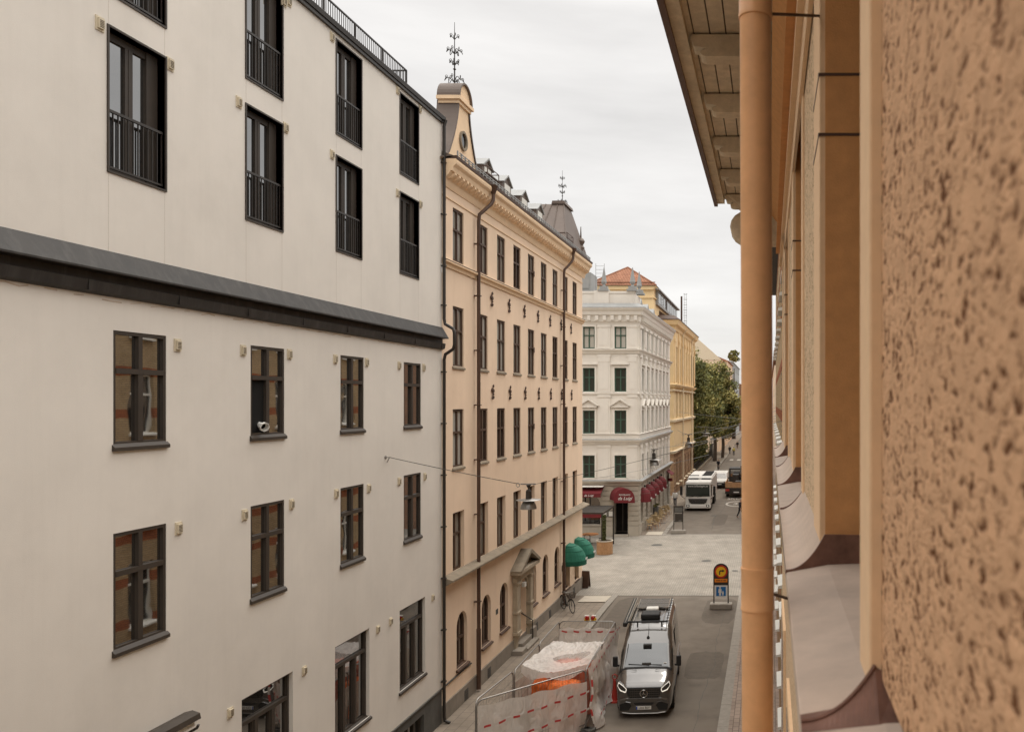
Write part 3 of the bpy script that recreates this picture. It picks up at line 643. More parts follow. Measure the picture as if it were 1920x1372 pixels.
# downpipes with swan necks
for (ys,nm) in ((30.32,'d'),(42.9,'e')):
    X0 = XL+.16; g = MB()
    g.lathe([(.06,0),(.16,.28),(.18,.34)], (XL+.50,ys+.6,18.45), 10)
    g.tube([(XL+.50,ys+.6,18.5),(XL+.50,ys+.58,18.25),(XL+.45,ys+.5,18.08),(X0+.12,ys+.12,17.72),(X0+.02,ys+.02,17.58),(X0,ys,17.35),(X0,ys,4.95),(X0,ys,.5)], .065, 10)
    for z in (16.5,14.6,12.6,10.6,8.6,6.6,3.4): g.box(X0-.15,X0+.08,ys-.08,ys+.08,z-.02,z+.02)
    dp_ = g.build('downpipe','brown',ob,smooth=True)
    g = MB(); g.tube([(X0,ys,2.4),(X0,ys,.2)], .082, 10); g.build('guard_pipe','brown',dp_)
# ornamental iron wall anchors
for zz in (14.72,11.12):
    for k in range(7):
        s = 32.15+2.14*k+(0 if zz > 12 else .12); x = XL+.035; g = MB()
        z = zz
        def sc(pts): g.tube([(x+.0*i,s+a*.8,z+b*.74) for i,(a,b) in enumerate(pts)], .022, 5)
        sc([(0,-.34),(0,.30)]); sc([(0,.30),(.10,.36),(.14,.28),(.08,.24)]); sc([(-.16,.0),(-.14,.10),(0,.12),(.14,.10),(.17,0),(.11,-.03)]); sc([(0,0),(-.12,.02),(-.19,.10),(-.12,.17)]); sc([(0,-.12),(.10,-.1),(.13,-.18)])
        sc([(0,-.34),(-.09,-.40),(-.12,-.30),(-.06,-.26)]); sc([(0,-.30),(.08,-.38),(.15,-.33),(.12,-.24)]); g.box(x-.035,x+.03,s-.05,s+.05,z-.02,z+.06)
        g.build('wall_anchor','brown',ob)
for (s,z) in ((37.95,16.6),(37.95,13.1),(37.95,9.6)): MB(T).box(s,s+.1,z-.12,z+.12,-.02,0).build('wall_vent','brown',ob)
MB(T).box(32.7,32.95,2.3,2.5,-.012,0).build('number_plate','plinth_dark',ob)
MB(T).box(43.1,43.2,1.9,2.2,-.15,0).build('wall_lantern','black',ob)
# stone portal
g = MB(T)
for a,b in ((34.85,35.3),(36.8,37.2)):
    g.box(a,b,1.0,3.0,-.20,-.001); g.box(a-.05,b+.05,.86,1.0,-.26,-.0012); g.box(a-.03,b+.03,2.98,3.1,-.25,-.0013); g.box(a+.04,b-.04,-.05,.86,-.12,-.0011); g.box(a-.04,b+.04,1.75,1.85,-.235,-.0014)
    g.prism([(.86,-.24),(.55,-.14),(.45,-.02),(.86,-.02)], a+.06, b-.06, 0)
g.box(34.75,37.3,3.1,3.36,-.20,-.0015); g.box(34.68,37.37,3.36,3.46,-.27,-.0016); g.box(34.55,37.5,3.46,3.62,-.42,-.0017)
port = g.build('stone_portal','portal',ob,bev=.012)
g = MB(T)
for sg in (0,1):
    P_ = [(34.5,3.63),(36.02,4.34),(36.02,4.18),(34.8,3.63)] if sg == 0 else [(37.55,3.63),(36.02,4.34),(36.02,4.18),(37.25,3.63)]
    g.prism([(p[0],p[1]) for p in P_], -.47, 0, 2)
g.prism([(34.8,3.63),(36.02,4.18),(37.25,3.63)], -.12, 0, 2); g.build('pediment','stone_trim',port)
g = MB(T)
for k in range(10):
    a, b = pi*k/10, pi*(k+1)/10; c = 36.05; zc = 2.42
    g.prism([(c-.70*cos(a),zc+.70*sin(a)),(c-.70*cos(b),zc+.70*sin(b)),(c-.84*cos(b),zc+.84*sin(b)),(c-.84*cos(a),zc+.84*sin(a))], -.1, -.002, 2)
g.build('archivolt','portal',port)
g = MB(T); g.box(35.35,36.75,.55,3.15,.44,.5); dr = g.build('door','brownframe',port); g = MB(T)
for a in (35.45,36.1):
    for z in (.75,1.7): g.box(a,a+.5,z,z+.8,.42,.45)
g.build('door_panel','oplinth',dr)
g = MB(T); g.box(35.2,36.9,-.05,.22,-.55,.0); g.box(35.3,36.8,.22,.40,-.28,.0); g.box(34.55,35.2,-.05,.30,-.5,-.05); g.box(36.9,37.4,-.05,.62,-.3,-.05); g.build('doorstep','oplinth',port)
g = MB(); g.tube([(XL+.30,36.72,.15),(XL+.30,36.72,1.05),(XL-.2,36.72,1.35)], .022, 6); g.build('handrail','black',port)
MB(T).box(35.75,36.0,2.72,2.9,-.24,-.1).build('house_sign','whitetrim',port)
# green hood awnings over the far windows
for (s,txt) in ((43.75,1),(45.75,2)):
    def aw(u, v, s=s):
        # v 0..1 around the half circle in plan, u 0..1 from ridge on the wall to the valance
        a = pi*v; pr = .98*sin(u*pi/2*.86)**.85/sin(pi/2*.86)**.85; zz = 2.28+1.12*cos(u*pi/2*.86)**.9-1.12*cos(pi/2*.86)**.9
        return (XL+.02+pr*sin(a)**.6*1.0, s+.55-.72*cos(a)*(.55+.45*u), zz)
    g = MB(); g.grid(aw, 5, 14); a_ = g.build('awning','awgreen',ob,solid=.012)
    for u_ in (.30,.62): MB().tube([Vector(aw(u_,k/16))+Vector((.012,0,.008)) for k in range(17)], .013, 4).build('seam','awgreen2',a_)
    def va(u, v, s=s):
        p = aw(1, v); return (p[0]+.004,p[1],p[2]-.24*u)
    g = MB(); g.grid(va, 2, 14); g.build('valance','awgreen2',a_,solid=.012)
    g = MB(); g.box(XL+.55,XL+.98,s+1.22,s+1.235,2.04,2.10)
    text_mesh('lettering','Smakan',.17,'offwhite',a_,(XL+1.02,s+.55,2.36),(radians(80),0,radians(90)),.006,.25,sx=.9)
settle(ob, (XL-6,37,0))
# ================================================================ white corner building beyond the crossing
CF = 66.2; CX = -10.5; CY1 = 87.0
cb = thing('corner_building','pale corner building with green windows, grey stone base and red restaurant awnings','building')
T = FF(CF); ops = []
cols_ = [-12.42,-14.95,-17.5,-20.1,-22.7]; lev = [(15.0,16.75),(11.55,13.45),(8.2,10.05),(4.65,6.45)]
for x in cols_:
    for (a,b) in lev: ops.append((x,x+.95,a,b,.22))
g = MB(T); facade(g, -27, CX, 4.25, 16.95, ops)
TS = FL(CX); sops = []; scols = [67.6+2.62*k for k in range(7)]
for s in scols:
    for (a,b) in lev: sops.append((s,s+1.0,a,b,.22))
g2 = MB(TS); facade(g2, CF, CY1, 4.25, 16.95, sops)
g.build('front_wall','cwhite',cb); g2.build('street_wall','cwhite',cb)
for x in cols_:
    for (a,b) in lev: window(cb, T, x,x+.95,a,b,.22,'green','nglass' if b < 14 else 'bglass',2,.6,.09,bar=.05)  # top floor panes get the sky's reflection as a pale base colour
for s in scols:
    for (a,b) in lev: window(cb, TS, s,s+1.0,a,b,.22,'green','nglass',2,.6,.08,bar=.045)
def lband(prof, m, nm, parent, end=.0):
    """a moulding that runs along the front, round the corner and down the street side"""
    g = MB(); n = len(prof)
    for (A, B) in (((-27, None),(1,)),):
        rows_ = []
        for (z,d) in prof: rows_.append([(-27,CF-d,z),(CX+d,CF-d,z),(CX+d,CY1+end,z)])
        for i in range(n):
            p, q = rows_[i], rows_[(i+1)%n]
            for k in range(2): g.poly([p[k],p[k+1],q[k+1],q[k]])
        g.poly([r[2] for r in rows_])
    return g.build(nm, m, parent)
lband([(16.9,.01),(17.1,.06),(17.15,.14),(17.6,.18),(17.68,.34),(17.95,.40),(18.05,.52),(18.2,.60),(18.22,.60),(18.3,.0)],'cwhite','main_cornice',cb,.5)
lband([(18.22,.62),(18.30,.58),(18.62,.0),(18.22,.0)],'zinc','cornice_roof',cb,.5)
lband([(14.55,.01),(14.6,.10),(14.72,.14),(14.85,.28),(14.93,.30),(14.97,.01)],'cwhite','storey_cornice',cb,.2)
lband([(11.3,.01),(11.32,.08),(11.45,.12),(11.5,.01)],'cwhite','sill_band',cb)
lband([(7.3,.01),(7.35,.10),(7.45,.14),(7.62,.34),(7.70,.36),(7.75,.10),(8.12,.10),(8.17,.2),(8.2,.01)],'cwhite','storey_cornice',cb,.2)
lband([(7.70,.365),(7.72,.37),(7.77,.10),(7.70,.1)],'zinc','flashing',cb)
lband([(4.0,.01),(4.05,.12),(4.2,.16),(4.35,.36),(4.42,.38),(4.5,.01)],'cgrey','base_cornice',cb,.2)
lband([(4.425,.385),(4.44,.39),(4.52,.12),(4.425,.12)],'zinc','flashing',cb)
# ledge brackets under the main cornice
x = -19.5
while x < CX+.1: MB(T).box(x,x+.26,17.25,17.62,-.36,-.1).build('cornice_bracket','cwhite',cb); x += .62
s = CF+.5
while s < CY1: MB(TS).box(s,s+.26,17.25,17.62,-.36,-.1).build('cornice_bracket','cwhite',cb); s += .62
# pilasters, panels, hoods
for x in [-11.35,-13.75,-16.3,-18.85,-21.5]:
    w_ = .75 if x == -11.35 else 1.0
    for (a,b) in ((15.0,16.9),(11.5,14.55),(8.2,11.3),(4.5,7.3)):
        g = MB(T); g.box(x,x+w_,a,b,-.07,.01); g.box(x+.14,x+w_-.14,a+.25,b-.3,-.095,-.06); g.box(x-.04,x+w_+.04,b-.2,b-.02,-.12,-.05)
        if b == 14.55: g.box(x+.05,x+w_-.05,b-.62,b-.2,-.11,-.05); g.lathe([(0,-.15),(.10,-.12),(.14,-.05)], (x+w_/2,CF-.0,b-.45), 8, 'y') if False else None
        g.build('pilaster','cwhite',cb)
for s in [66.4]+[s+1.12 for s in scols]:
    for (a,b) in ((15.0,16.9),(11.5,14.55),(8.2,11.3),(4.5,7.3)):
        w_ = .8 if s == 66.4 else 1.3
        g = MB(TS); g.box(s,s+w_,a,b,-.10,.01); g.box(s+.2,s+w_-.2,a+.25,b-.3,-.15,-.09); g.box(s-.03,s+w_+.03,b-.25,b-.02,-.2,-.09); g.build('pilaster','cwhite',cb)
for TT, CC, wd in ((T, cols_, .95),(TS, scols, 1.0)):
    for x in CC:
        m_ = x+wd/2
        for (a,b) in lev: g = MB(TT); g.prism([(x-.14,a),(x-.003,a),(x-.003,b+.003),(x+wd+.003,b+.003),(x+wd+.003,a),(x+wd+.14,a),(x+wd+.14,b+.16),(x-.14,b+.16)], -.06, .005, 2); g.build('window_surround','cwhite',cb)
        MB(TT).box(x-.25,x+wd+.25,13.7,13.82,-.2,.01).build('window_cornice','cwhite',cb); g = MB(TT)
        g.box(x-.2,x+wd+.2,10.28,10.42,-.2,-.001); g.prism([(m_-.78,10.42),(m_+.78,10.42),(m_,10.95)], -.12, -.001, 2)
        g.prism([(m_-.86,10.42),(m_-.70,10.42),(m_,10.88),(m_,11.0)], -.3, -.12, 2); g.prism([(m_+.86,10.42),(m_+.70,10.42),(m_,10.88),(m_,11.0)], -.3, -.12, 2)
        g.build('window_pediment','cwhite',cb)
# parapet, pedestals, obelisks
g = MB(); g.box(-27,CX-.35,CF+.25,CF+.55,18.3,19.45); g.box(CX-.65,CX-.35,CF+.55,CF+3.2,18.3,19.45); g.box(-27,CX-.3,CF+.2,CF+.6,19.45,19.62)
for x in (-14.1,-19.5): g.box(x,x+1.2,CF+.12,CF+.7,18.3,19.66)
for x in (-13,-18,-22): g.box(x+.4,x+2.0,CF+.22,CF+.25,18.6,19.2)
g.build('parapet','cwhite',cb)
for (x,y) in ((-13.35,CF+.45),(-11.05,CF+.45),(-10.85,CF+2.6)):
    g = MB(); g.box(x-.42,x+.42,y-.42,y+.42,19.62,19.78); g.box(x-.3,x+.3,y-.3,y+.3,19.78,20.02)
    g.lathe([(.16,20.02),(.1,20.15),(.2,20.3),(.23,20.4),(.21,20.45),(.03,21.55)], (x,y,0), 6)
    g.build('obelisk','zinc',cb)
g = MB(); g.prism([(CX-.4,18.4),(CX-2.6,19.3),(CX-14,19.3),(CX-14,18.3)], CF+.6, CY1, 1); g.build('roof','zinc',cb)
for s in (73,77,81):
    g = MB(); g.prism([(s,18.5),(s+1.3,18.5),(s+1.3,19.4),(s+.65,19.9),(s,19.4)], CX-2.5, CX-.9, 0); dm = g.build('dormer','zinc',cb); MB().box(CX-.92,CX-.88,s+.25,s+1.05,18.7,19.4).build('pane','glass2',dm)
g = MB(); g.box(-17.6,-14.6,67.5,70,19.3,21.3); g.box(-15.3,-14.75,67.45,67.5,20.0,20.9); g.build('roof_hut','zinc',cb)
g = MB()
for x in (-14.3,-13.6): g.tube([(x,68,19.3),(x,68,22.1)], .02, 5)
for k in range(8): g.tube([(-14.3,68,19.8+k*.3),(-13.6,68,19.8+k*.3)], .015, 4)
g.build('roof_ladder','zinc',cb)
# rusticated grey base with the entrance and arched windows
ops = [(-12.45,-11.35,.15,3.0,.9),(-15.35,-13.55,.9,3.35,.4,True),(-18.2,-16.6,.9,3.35,.4,True),(-21.2,-19.6,.9,3.35,.4,True)]
g = MB(T); facade(g, -27, CX, -.02, 4.02, ops); g.build('front_base','cgrey',cb)
sop = [(67.3+2.62*k,68.3+2.62*k,.9,3.0,.35) for k in range(5)]+[(80.6,81.7,.2,3.1,.35),(84.2,85.6,.2,3.2,.35)]
g = MB(TS); facade(g, CF, CY1, -.02, 4.02, sop); g.build('street_base','cgrey',cb)
g = MB(); g.poly([(CX,CY1,0),(CX-8,CY1,0),(CX-8,CY1,18.3),(CX,CY1,18.3)]); g.build('end_wall','cwhite',cb)
spans = [(-27,-21.3),(-19.5,-18.3),(-16.5,-15.45),(-13.45,-12.5),(-11.3,CX+.03)]
for (a,b) in spans:
    g = MB(T)
    for k in range(8): g.box(a+.02,b-.02,.84+k*.4,.84+k*.4+.345,-.05,-.001)
    g.box(a+.02,b-.02,-.02,.8,-.075,-.001); g.build('rusticated_pier','cgrey',cb,bev=.015)
prev = CF-.02
for o in sop+[(CY1,CY1)]:
    g = MB(TS)
    for k in range(8): g.box(prev+.04,o[0]-.04,.84+k*.4,.84+k*.4+.345,-.05,-.001)
    g.box(prev+.04,o[0]-.04,-.02,.8,-.075,-.001); g.build('rusticated_pier','cgrey',cb,bev=.015)
    prev = o[1]
for o in ops[1:]: window(cb, T, o[0],o[1],o[2],o[3],.4,'black','glass2',2,.5,.07,arch=True,sill=.08,sillm='cgrey')
for o in sop: window(cb, TS, o[0],o[1],o[2],o[3],.35,'black','glass2',1,.7,.07,sill=.06,sillm='cgrey')
g = MB(T); g.box(-12.45,-11.35,.15,3.0,.8,.9); dd = g.build('door','black',cb); g = MB(T); g.box(-12.38,-11.95,.3,2.6,.76,.8); g.box(-11.85,-11.42,.3,2.6,.76,.8); g.build('door_leaf','void',dd)
g = MB(T); g.box(-12.5,-11.3,-.02,.15,-.35,.85); g.build('doorstep','cgrey',cb)
for x in (-13.4,-12.92): 
    g = MB(T); g.box(x,x+.42,1.55,2.05,-.1,-.06); mb_ = g.build('menu_box','black',cb); MB(T).box(x+.05,x+.37,1.6,2.0,-.105,-.1).build('menu','whitetrim',mb_)
# awnings: round hood over the door, flat ones at the left, small hoods down the street side
def hood(root, TT, c, wd, zb, ht, pr, mat='red', name='awning', txt=None, sk=.55):
    g = MB(TT); g.grid(lambda u,v: (c-wd/2*cos(pi*v)+sk*(u-.5), zb+ht*sin(pi*v)**.8, -.05-pr*u), 3, 16)
    c += sk/2; g.prism([(c-wd/2*cos(pi*k/16), zb+ht*sin(pi*k/16)**.8) for k in range(17)], -pr-.06, -pr-.05, 2)
    g.box(c-wd/2,c+wd/2,zb-.16,zb,-pr-.062,-pr-.05)
    return g.build(name, mat, root)
h1 = hood(cb, T, -11.7, 1.65, 2.95, .98, 1.1)
text_mesh('lettering','RISTORANTE',.15,'offwhite',h1,(-11.4,CF-1.175,3.42),(pi/2,0,0),.004)
text_mesh('lettering','da Luigi',.36,'offwhite',h1,(-11.4,CF-1.175,3.14),(pi/2,0,0),.004,.35)
g = MB(T); g.prism([(4.0,-.05),(3.55,-1.3),(3.50,-1.3),(3.93,-.03)], -19, -13.25, 0); g.box(-19,-13.25,3.25,3.53,-1.32,-1.3); g.box(-19.05,-13.2,3.98,4.06,-.25,-.05)
a_ = g.build('flat_awning','red',cb); text_mesh('lettering','da Luigi',.24,'offwhite',a_,(-14.2,CF-1.335,3.39),(pi/2,0,0),.004,.35)
MB(T).box(-19.05,-13.2,4.0,4.06,-1.0,-.25).build('awning_case','whitetrim',a_)
for k in range(5):
    s = 67.8+2.62*k; g = MB()
    def qd(u, v, s=s):
        a = pi*v; q = u*pi/2
        return (CX+.03+.75*sin(a)**.7*sin(q)**.8, s-.75*cos(a)*(.45+.55*sin(q)), 2.75+.95*cos(q)**.8)
    g.grid(qd, 6, 12); a_ = g.build('hood_awning','red',cb,solid=.01)
    for u_ in (.35,.68): MB().tube([Vector(qd(u_,j/12))+Vector((.01,0,.01)) for j in range(13)], .014, 4).build('seam','brown',a_)
    g = MB(); g.grid(lambda u,v,s=s: (qd(1,v)[0]+.004, qd(1,v)[1], 2.75-.16*u), 1, 12); g.build('valance','red',a_,solid=.01)
    text_mesh('lettering','da Luigi',.2,'offwhite',a_,(CX+.80,s,2.85),(radians(70),0,radians(90)),.004,.3)
    g = MB(); g.tube([(CX,s+.9,3.75),(CX+.12,s+.9,3.85)], .02, 5); g.lathe([(0,.1),(.06,.06),(.09,-.08),(0,-.1)], (CX+.14,s+.9,3.75), 8); g.build('wall_lamp','black',cb)
g = MB(TS); g.prism([(3.75,-.03),(3.35,-.6),(3.3,-.6),(3.7,-.02)], 83.8, 86, 0); g.build('shop_awning','red',cb)
MB(TS).box(84.9,85.2,2.6,2.9,-.5,-.05).build('shop_sign','red',cb)
settle(cb, (-18,75,0))

# ================================================================ yellow building
YX, YF, YE = -10.9, 94.0, 118.5
yb = thing('yellow_building','tall yellow building with light cornices, rusticated brown base and tiled hipped roof','building')
TS = FL(YX); T = FF(YF)
yc = [96.2+3.4*k for k in range(7)]; sops = []
for s in yc: sops += [(s,s+.85,13.0,17.2,.3),(s+1.15,s+2.0,13.0,17.2,.3),(s,s+.85,8.9,11.9,.3),(s+1.15,s+2.0,8.9,11.9,.3)]
g = MB(TS); facade(g, YF, YE, 4.9, 19.0, sops); g.build('street_wall','yellow',yb)
g = MB(T); facade(g, -22, YX, 4.9, 19.0, []); g.poly([(-22,19,0),(YX,19,0),(YX,20,0),(-22,20,0)]); g.build('front_wall','yellow',yb)
for o in sops: window(yb, TS, o[0],o[1],o[2],o[3],.3,'reveal','cglass',1,.6,.07,bar=.04)
def yband(prof, m, nm, e=.3):
    g = MB(); rows_ = [[(-22,YF-d,z),(YX+d,YF-d,z),(YX+d,YE+e,z)] for (z,d) in prof]
    for i in range(len(prof)):
        p, q = rows_[i], rows_[(i+1)%len(prof)]
        for k in range(2): g.poly([p[k],p[k+1],q[k+1],q[k]])
    g.poly([r[2] for r in rows_]); return g.build(nm, m, yb)
yband([(18.9,.0),(18.95,.12),(19.3,.2),(19.5,.5),(19.85,.62),(20.0,.7),(20.05,.0)],'yellow','main_cornice',.6)
yband([(20.0,.72),(20.1,.74),(20.6,.0),(20.0,.0)],'brown','cornice_roof',.6)
yband([(12.35,.0),(12.4,.2),(12.65,.4),(12.75,.42),(12.85,.0)],'yellow','storey_cornice')
yband([(11.95,.0),(12.0,.2),(12.15,.22),(12.2,.0)],'ytrim','moulding')
yband([(8.4,.0),(8.45,.22),(8.7,.26),(8.75,.0)],'ytrim','moulding')
yband([(4.8,.0),(4.9,.25),(5.1,.28),(5.2,.0)],'ytrim','moulding')
ro = [(s+.3,s+1.7,1.2,4.0,.3,True) for s in yc]
g = MB(TS); facade(g, YF-.0, YE, -.02, 4.85, ro); g.poly([(YE,0,0),(YE,19,0),(YE,19,10),(YE,0,10)]); g.build('base_wall','yrust',yb)
g = MB(T); facade(g, -22, YX, -.02, 4.85, [(-12.6,-11.4,.1,4.0,.5,True)]); g.build('front_base','yrust',yb)
g = MB(T); g.box(-12.6,-11.4,.1,4,.5,.6); g.build('gate','brown',yb)
g = MB(TS)
for k in range(9): g.box(YF+.1,YE,.5+k*.5,.52+k*.5,-.03,0)
g.build('joint_line','brown',yb)
for o in ro: window(yb, TS, o[0],o[1],o[2],o[3],.3,'brownframe','glass2',1,.5,.07,arch=True,sill=.3,sillm='ytrim')
for s in [YF+.2]+[s+2.3 for s in yc]: g = MB(TS); g.box(s,s+.8,13,18.9,-.12,.01); g.box(s-.05,s+.85,17.6,18.0,-.2,-.11); g.build('pilaster','yellow',yb)
for s in (102.3,114.0):
    g = MB(); g.tube([(YX+.7,s,19.7),(YX+.2,s,19.1),(YX+.2,s,.4)], .09, 8); g.build('downpipe','ytrim',yb)
# set-back upper block with tiled hip roof and window strip
UX = -12.7
g = MB(); g.box(-19.8,UX,90.5,112,18.5,23.0); g.box(-19.95,UX+.15,90.35,112,22.1,22.2); g.prism([(-19.8,23.0),(-20.1,23.4),(-12.4,23.4),(UX,23.0)], 90.2, 112.2, 1); g.build('upper_block','yellow',yb)
g = MB(); e1 = [(-20.1,90.0,23.45),(-12.35,90.0,23.45),(-12.35,99,23.45),(-20.1,99,23.45)]; ap = (-16.1,93.8,26.0)
for k in range(4): g.poly([e1[k],e1[(k+1)%4],ap])
g.build('tiled_roof','tile',yb)
g = MB(); g.tube([e1[0],ap],.09,6); g.tube([e1[1],ap],.09,6); g.box(-19.9,-12.5,90.3,90.4,23.75,23.85); g.build('ridge_tiles','tile',yb)
g = MB(); g.prism([(-12.3,23.4),(-16.1,25.6),(-20,23.4)], 99, 112, 1); g.build('roof','skirt',yb)
g = MB(); g.box(UX-.1,UX+.28,92,111,21.55,23.1); g.box(UX-.1,UX+.55,91,112,23.1,23.25); st_ = g.build('window_strip','zinc',yb)
g = MB()
for k in range(9): g.box(UX+.27,UX+.30,92.5+k*2.1,94.1+k*2.1,21.8,22.95)
g.build('pane','glass2',st_)
g = MB(); g.prism([(YX-.02,20.0),(UX-.5,21.6),(UX-.5,19.5),(YX-.02,19.5)], YF+1, YE, 1); g.build('lower_roof','brown',yb)
settle(yb, (-16,106,0))
ms = thing('roof_mast','dark steel flue and safety ladder standing on the yellow building roof','mast',(-11.4,107,20))
g = MB(); g.tube([(0,0,0),(0,0,4.4)], .12, 8); g.build('flue','brown',ms)
g = MB(); 
for x in (.35,.65): g.tube([(x,0,0),(x,0,4.8)], .02, 5)
for k in range(14): g.tube([(.35,0,.3+k*.33),(.65,0,.3+k*.33)], .018, 4)
for k in range(6): g.tube([(.5+.25*cos(a),-.1+.25*sin(a),1.2+k*.7) for a in [2*pi*j/8 for j in range(8)]], .012, 4, closed=True)
g.build('ladder','zinc',ms)

# ================================================================ far street
def simple_bldg(name, label, x0, x1, y0, y1, h, wall, roofm, rh, nwx=0, nwy=6, floors=5, side='L', win='glass2', frame='whitetrim', ground=.0, base=None):
    b = thing(name, label, 'building'); zz = [h*(k+.35)/floors for k in range(floors)]
    wy = []; dy = (y1-y0)/nwy
    for k in range(nwy):
        for z in zz: wy.append((y0+dy*k+dy*.3, y0+dy*k+dy*.3+min(1.2,dy*.4), z, z+h/floors*.52, .2))
    T = FL(x1) if side == 'L' else FR(x0)
    g = MB(T); facade(g, y0, y1, -.02, h, wy); g.build('street_wall', wall, b)
    g = MB(); xa, xb = x0, x1
    g.poly([(xa,y0,0),(xb,y0,0),(xb,y0,h),(xa,y0,h)]); g.poly([(xa,y1,0),(xb,y1,0),(xb,y1,h),(xa,y1,h)]); g.build('end_wall', wall, b)
    for o in wy:
        window(b, T, *o[:4], .2, frame, win, 2, .6, .08, bar=.05, sill=.06, sillm=frame)
    xm = (x0+x1)/2; g = MB(); g.prism([(x0-.3,h),(x1+.35,h),(x1+.35,h+.12),(xm,h+rh),(x0-.3,h+.12)], y0-.1, y1+.1, 1); g.build('roof', roofm, b)
    settle(b, (xm,(y0+y1)/2,0)); return b
fb = simple_bldg('far_building','ochre building with long grey roof rising behind the street trees',-22,-10.8,178,214,19.8,'ochre','soffit',5.4,nwy=9)
g = MB(); g.box(-14.4,-11.0,176.6,187,19.4,22.3); dm = g.build('dormer','black',fb); g = MB()
for k in range(5): g.box(-11.02,-10.98,177.5+k*1.8,178.7+k*1.8,20.2,21.8)
g.build('pane','glass',dm)
fb2 = simple_bldg('far_building','ochre gabled building with red brick roof storey far down the street',-24,-11.0,214.5,244,21.3,'ochre','tile',3,nwy=8)
g = MB(); g.box(-16,-11.4,215,236,21.5,25.4); g.build('roof_storey','brickR3',fb2)
g = MB(); g.box(-15.8,-14.9,186,188,24,27.0); g.box(-15.7,-15.4,186.2,186.5,27.0,27.5); g.build('chimney','brickR3',fb)
fb3 = simple_bldg('far_building','pale grey building with stacked bay windows at the far end of the street',-24,-11.0,246,300,22.5,'zinc','zinc',2,nwy=12,floors=6)
for s in (250,262,274,286):
    g = MB()
    for k in range(6):
        z = 3.2+k*3.4; g.box(-11,-9.9,s,s+5,z,z+1.1); g.box(-11,-9.95,s+.2,s+4.8,z+1.1,z+3.0)
    bw = g.build('bay_window','zinc',fb3); g = MB()
    for k in range(6):
        z = 3.2+k*3.4; g.box(-9.96,-9.9,s+.5,s+2.2,z+1.3,z+2.8); g.box(-9.96,-9.9,s+2.7,s+4.4,z+1.3,z+2.8); g.box(-10.7,-10.2,s+.17,s+.2,z+1.3,z+2.8)
    g.build('pane','glass',bw)
simple_bldg('far_building','red brick building closing the far end of the street',-24,-10.4,302,380,17,'brickR2','tile',3,nwy=14)
# right-hand side beyond the crossing: seen in the window reflections
simple_bldg('street_building','brick building on the near side of the street past the crossing',.9,14,70,118,16,'brickR2','tile',3,nwy=13,side='R')
simple_bldg('street_building','cream building further along the near side of the street',.9,14,119,250,18,'ochre','tile',3,nwy=30,side='R')
# pale garden wall and white low house past the park
pw = thing('garden_wall','pale rendered wall behind the pavement past the park','wall')
g = MB(); g.box(-11.6,-11.3,162,176,0,3.4); g.build('wall','cwhite',pw); g = MB(); g.box(-11.7,-11.2,162,176,3.4,3.55); g.build('coping','zinc',pw); settle(pw,(-11.4,169,0))
# park fence with posts
pf = thing('park_fence','dark iron park fence on a low plinth under the trees','fence')
g = MB(); g.box(-11.3,-11.0,118.8,158,0,.45); g.build('plinth','cgrey',pf)
g = MB(); g.box(-11.18,-11.12,118.8,158,1.55,1.6); g.box(-11.18,-11.12,118.8,158,.6,.65); y = 119
while y < 158: g.box(-11.165,-11.135,y,y+.03,.45,1.75); y += .18
g.build('railing','black',pf)
g = MB(); g.box(-11.45,-10.85,157.4,158.2,0,2.6); g.box(-11.55,-10.75,157.3,158.3,2.6,2.8); g.build('gate_pier','plinth_dark',pf); settle(pf,(-11.15,138,0))

def leaf_mesh(name, parent, mat, seed, cx, cy, cz, rx, ry, rz, clumps, per, size, sh=1.0):
    r = random.Random(seed); v = []; f = []
    for c in range(clumps):
        a = r.uniform(0,2*pi); cc = r.uniform(-1,1); q = r.uniform(.45,1.0)**.6; sr = sqrt(1-cc*cc)
        px, py, pz = cx+rx*q*sr*cos(a), cy+ry*q*sr*sin(a), cz+rz*q*cc
        cr = r.uniform(.55,1.25)*min(rx,rz)*.30
        for k in range(per):
            d = Vector((r.gauss(0,1),r.gauss(0,1),r.gauss(0,.7))).normalized()*cr*r.uniform(.5,1.1)
            p = Vector((px,py,pz))+d; n = Vector((r.gauss(0,1),r.gauss(0,1),r.gauss(.4,1))).normalized(); u = n.orthogonal().normalized(); w_ = n.cross(u); s = size*r.uniform(.5,1.3)
            i = len(v); v += [p+u*s, p+w_*s*.6, p-u*s, p-w_*s*.6]; f.append([i,i+1,i+2,i+3])
    me = bpy.data.meshes.new(name); me.from_pydata([tuple(x) for x in v], [], f); 
    for m_ in ('leafA','leafB','leafC'): me.materials.append(M[m_])
    for i, p in enumerate(me.polygons): p.material_index = (mat+(r.random() < .3)*r.choice((1,2))) % 3 if (i//per)%4 else (mat+1)%3
    o = bpy.data.objects.new(name, me); COL.objects.link(o); o.parent = parent; return o
def tree(label, x, y, h, r, seed, mat=0, size=.30, clumps=70, per=85, grp='trees in the park beside the street', zb=None, ry=None):
    t = thing('street_tree', label, 'tree', (x,y,0), 0, grp); rr = random.Random(seed)
    g = MB(); hb = h*.35; g.tube([(0,0,0),(.1,0,hb*.5),(0,.1,hb),(.1,0,h*.8)], [h*.022,h*.018,h*.015,h*.004], 8)
    for k in range(7):
        a = rr.uniform(0,6.28); z = rr.uniform(hb*.8,h*.6); g.tube([(0,0,z),(r*.35*cos(a),r*.35*sin(a),z+r*.3),(r*.75*cos(a),r*.75*sin(a),z+r*.7)], [h*.009,h*.006,h*.002], 5)
    g.build('trunk','bark',t,smooth=True)
    zb = zb if zb is not None else h*.2
    leaf_mesh('crown', t, mat, seed, 0,0,(h+zb)/2, r, ry or r, (h-zb)/2, clumps, per, size)
    return t
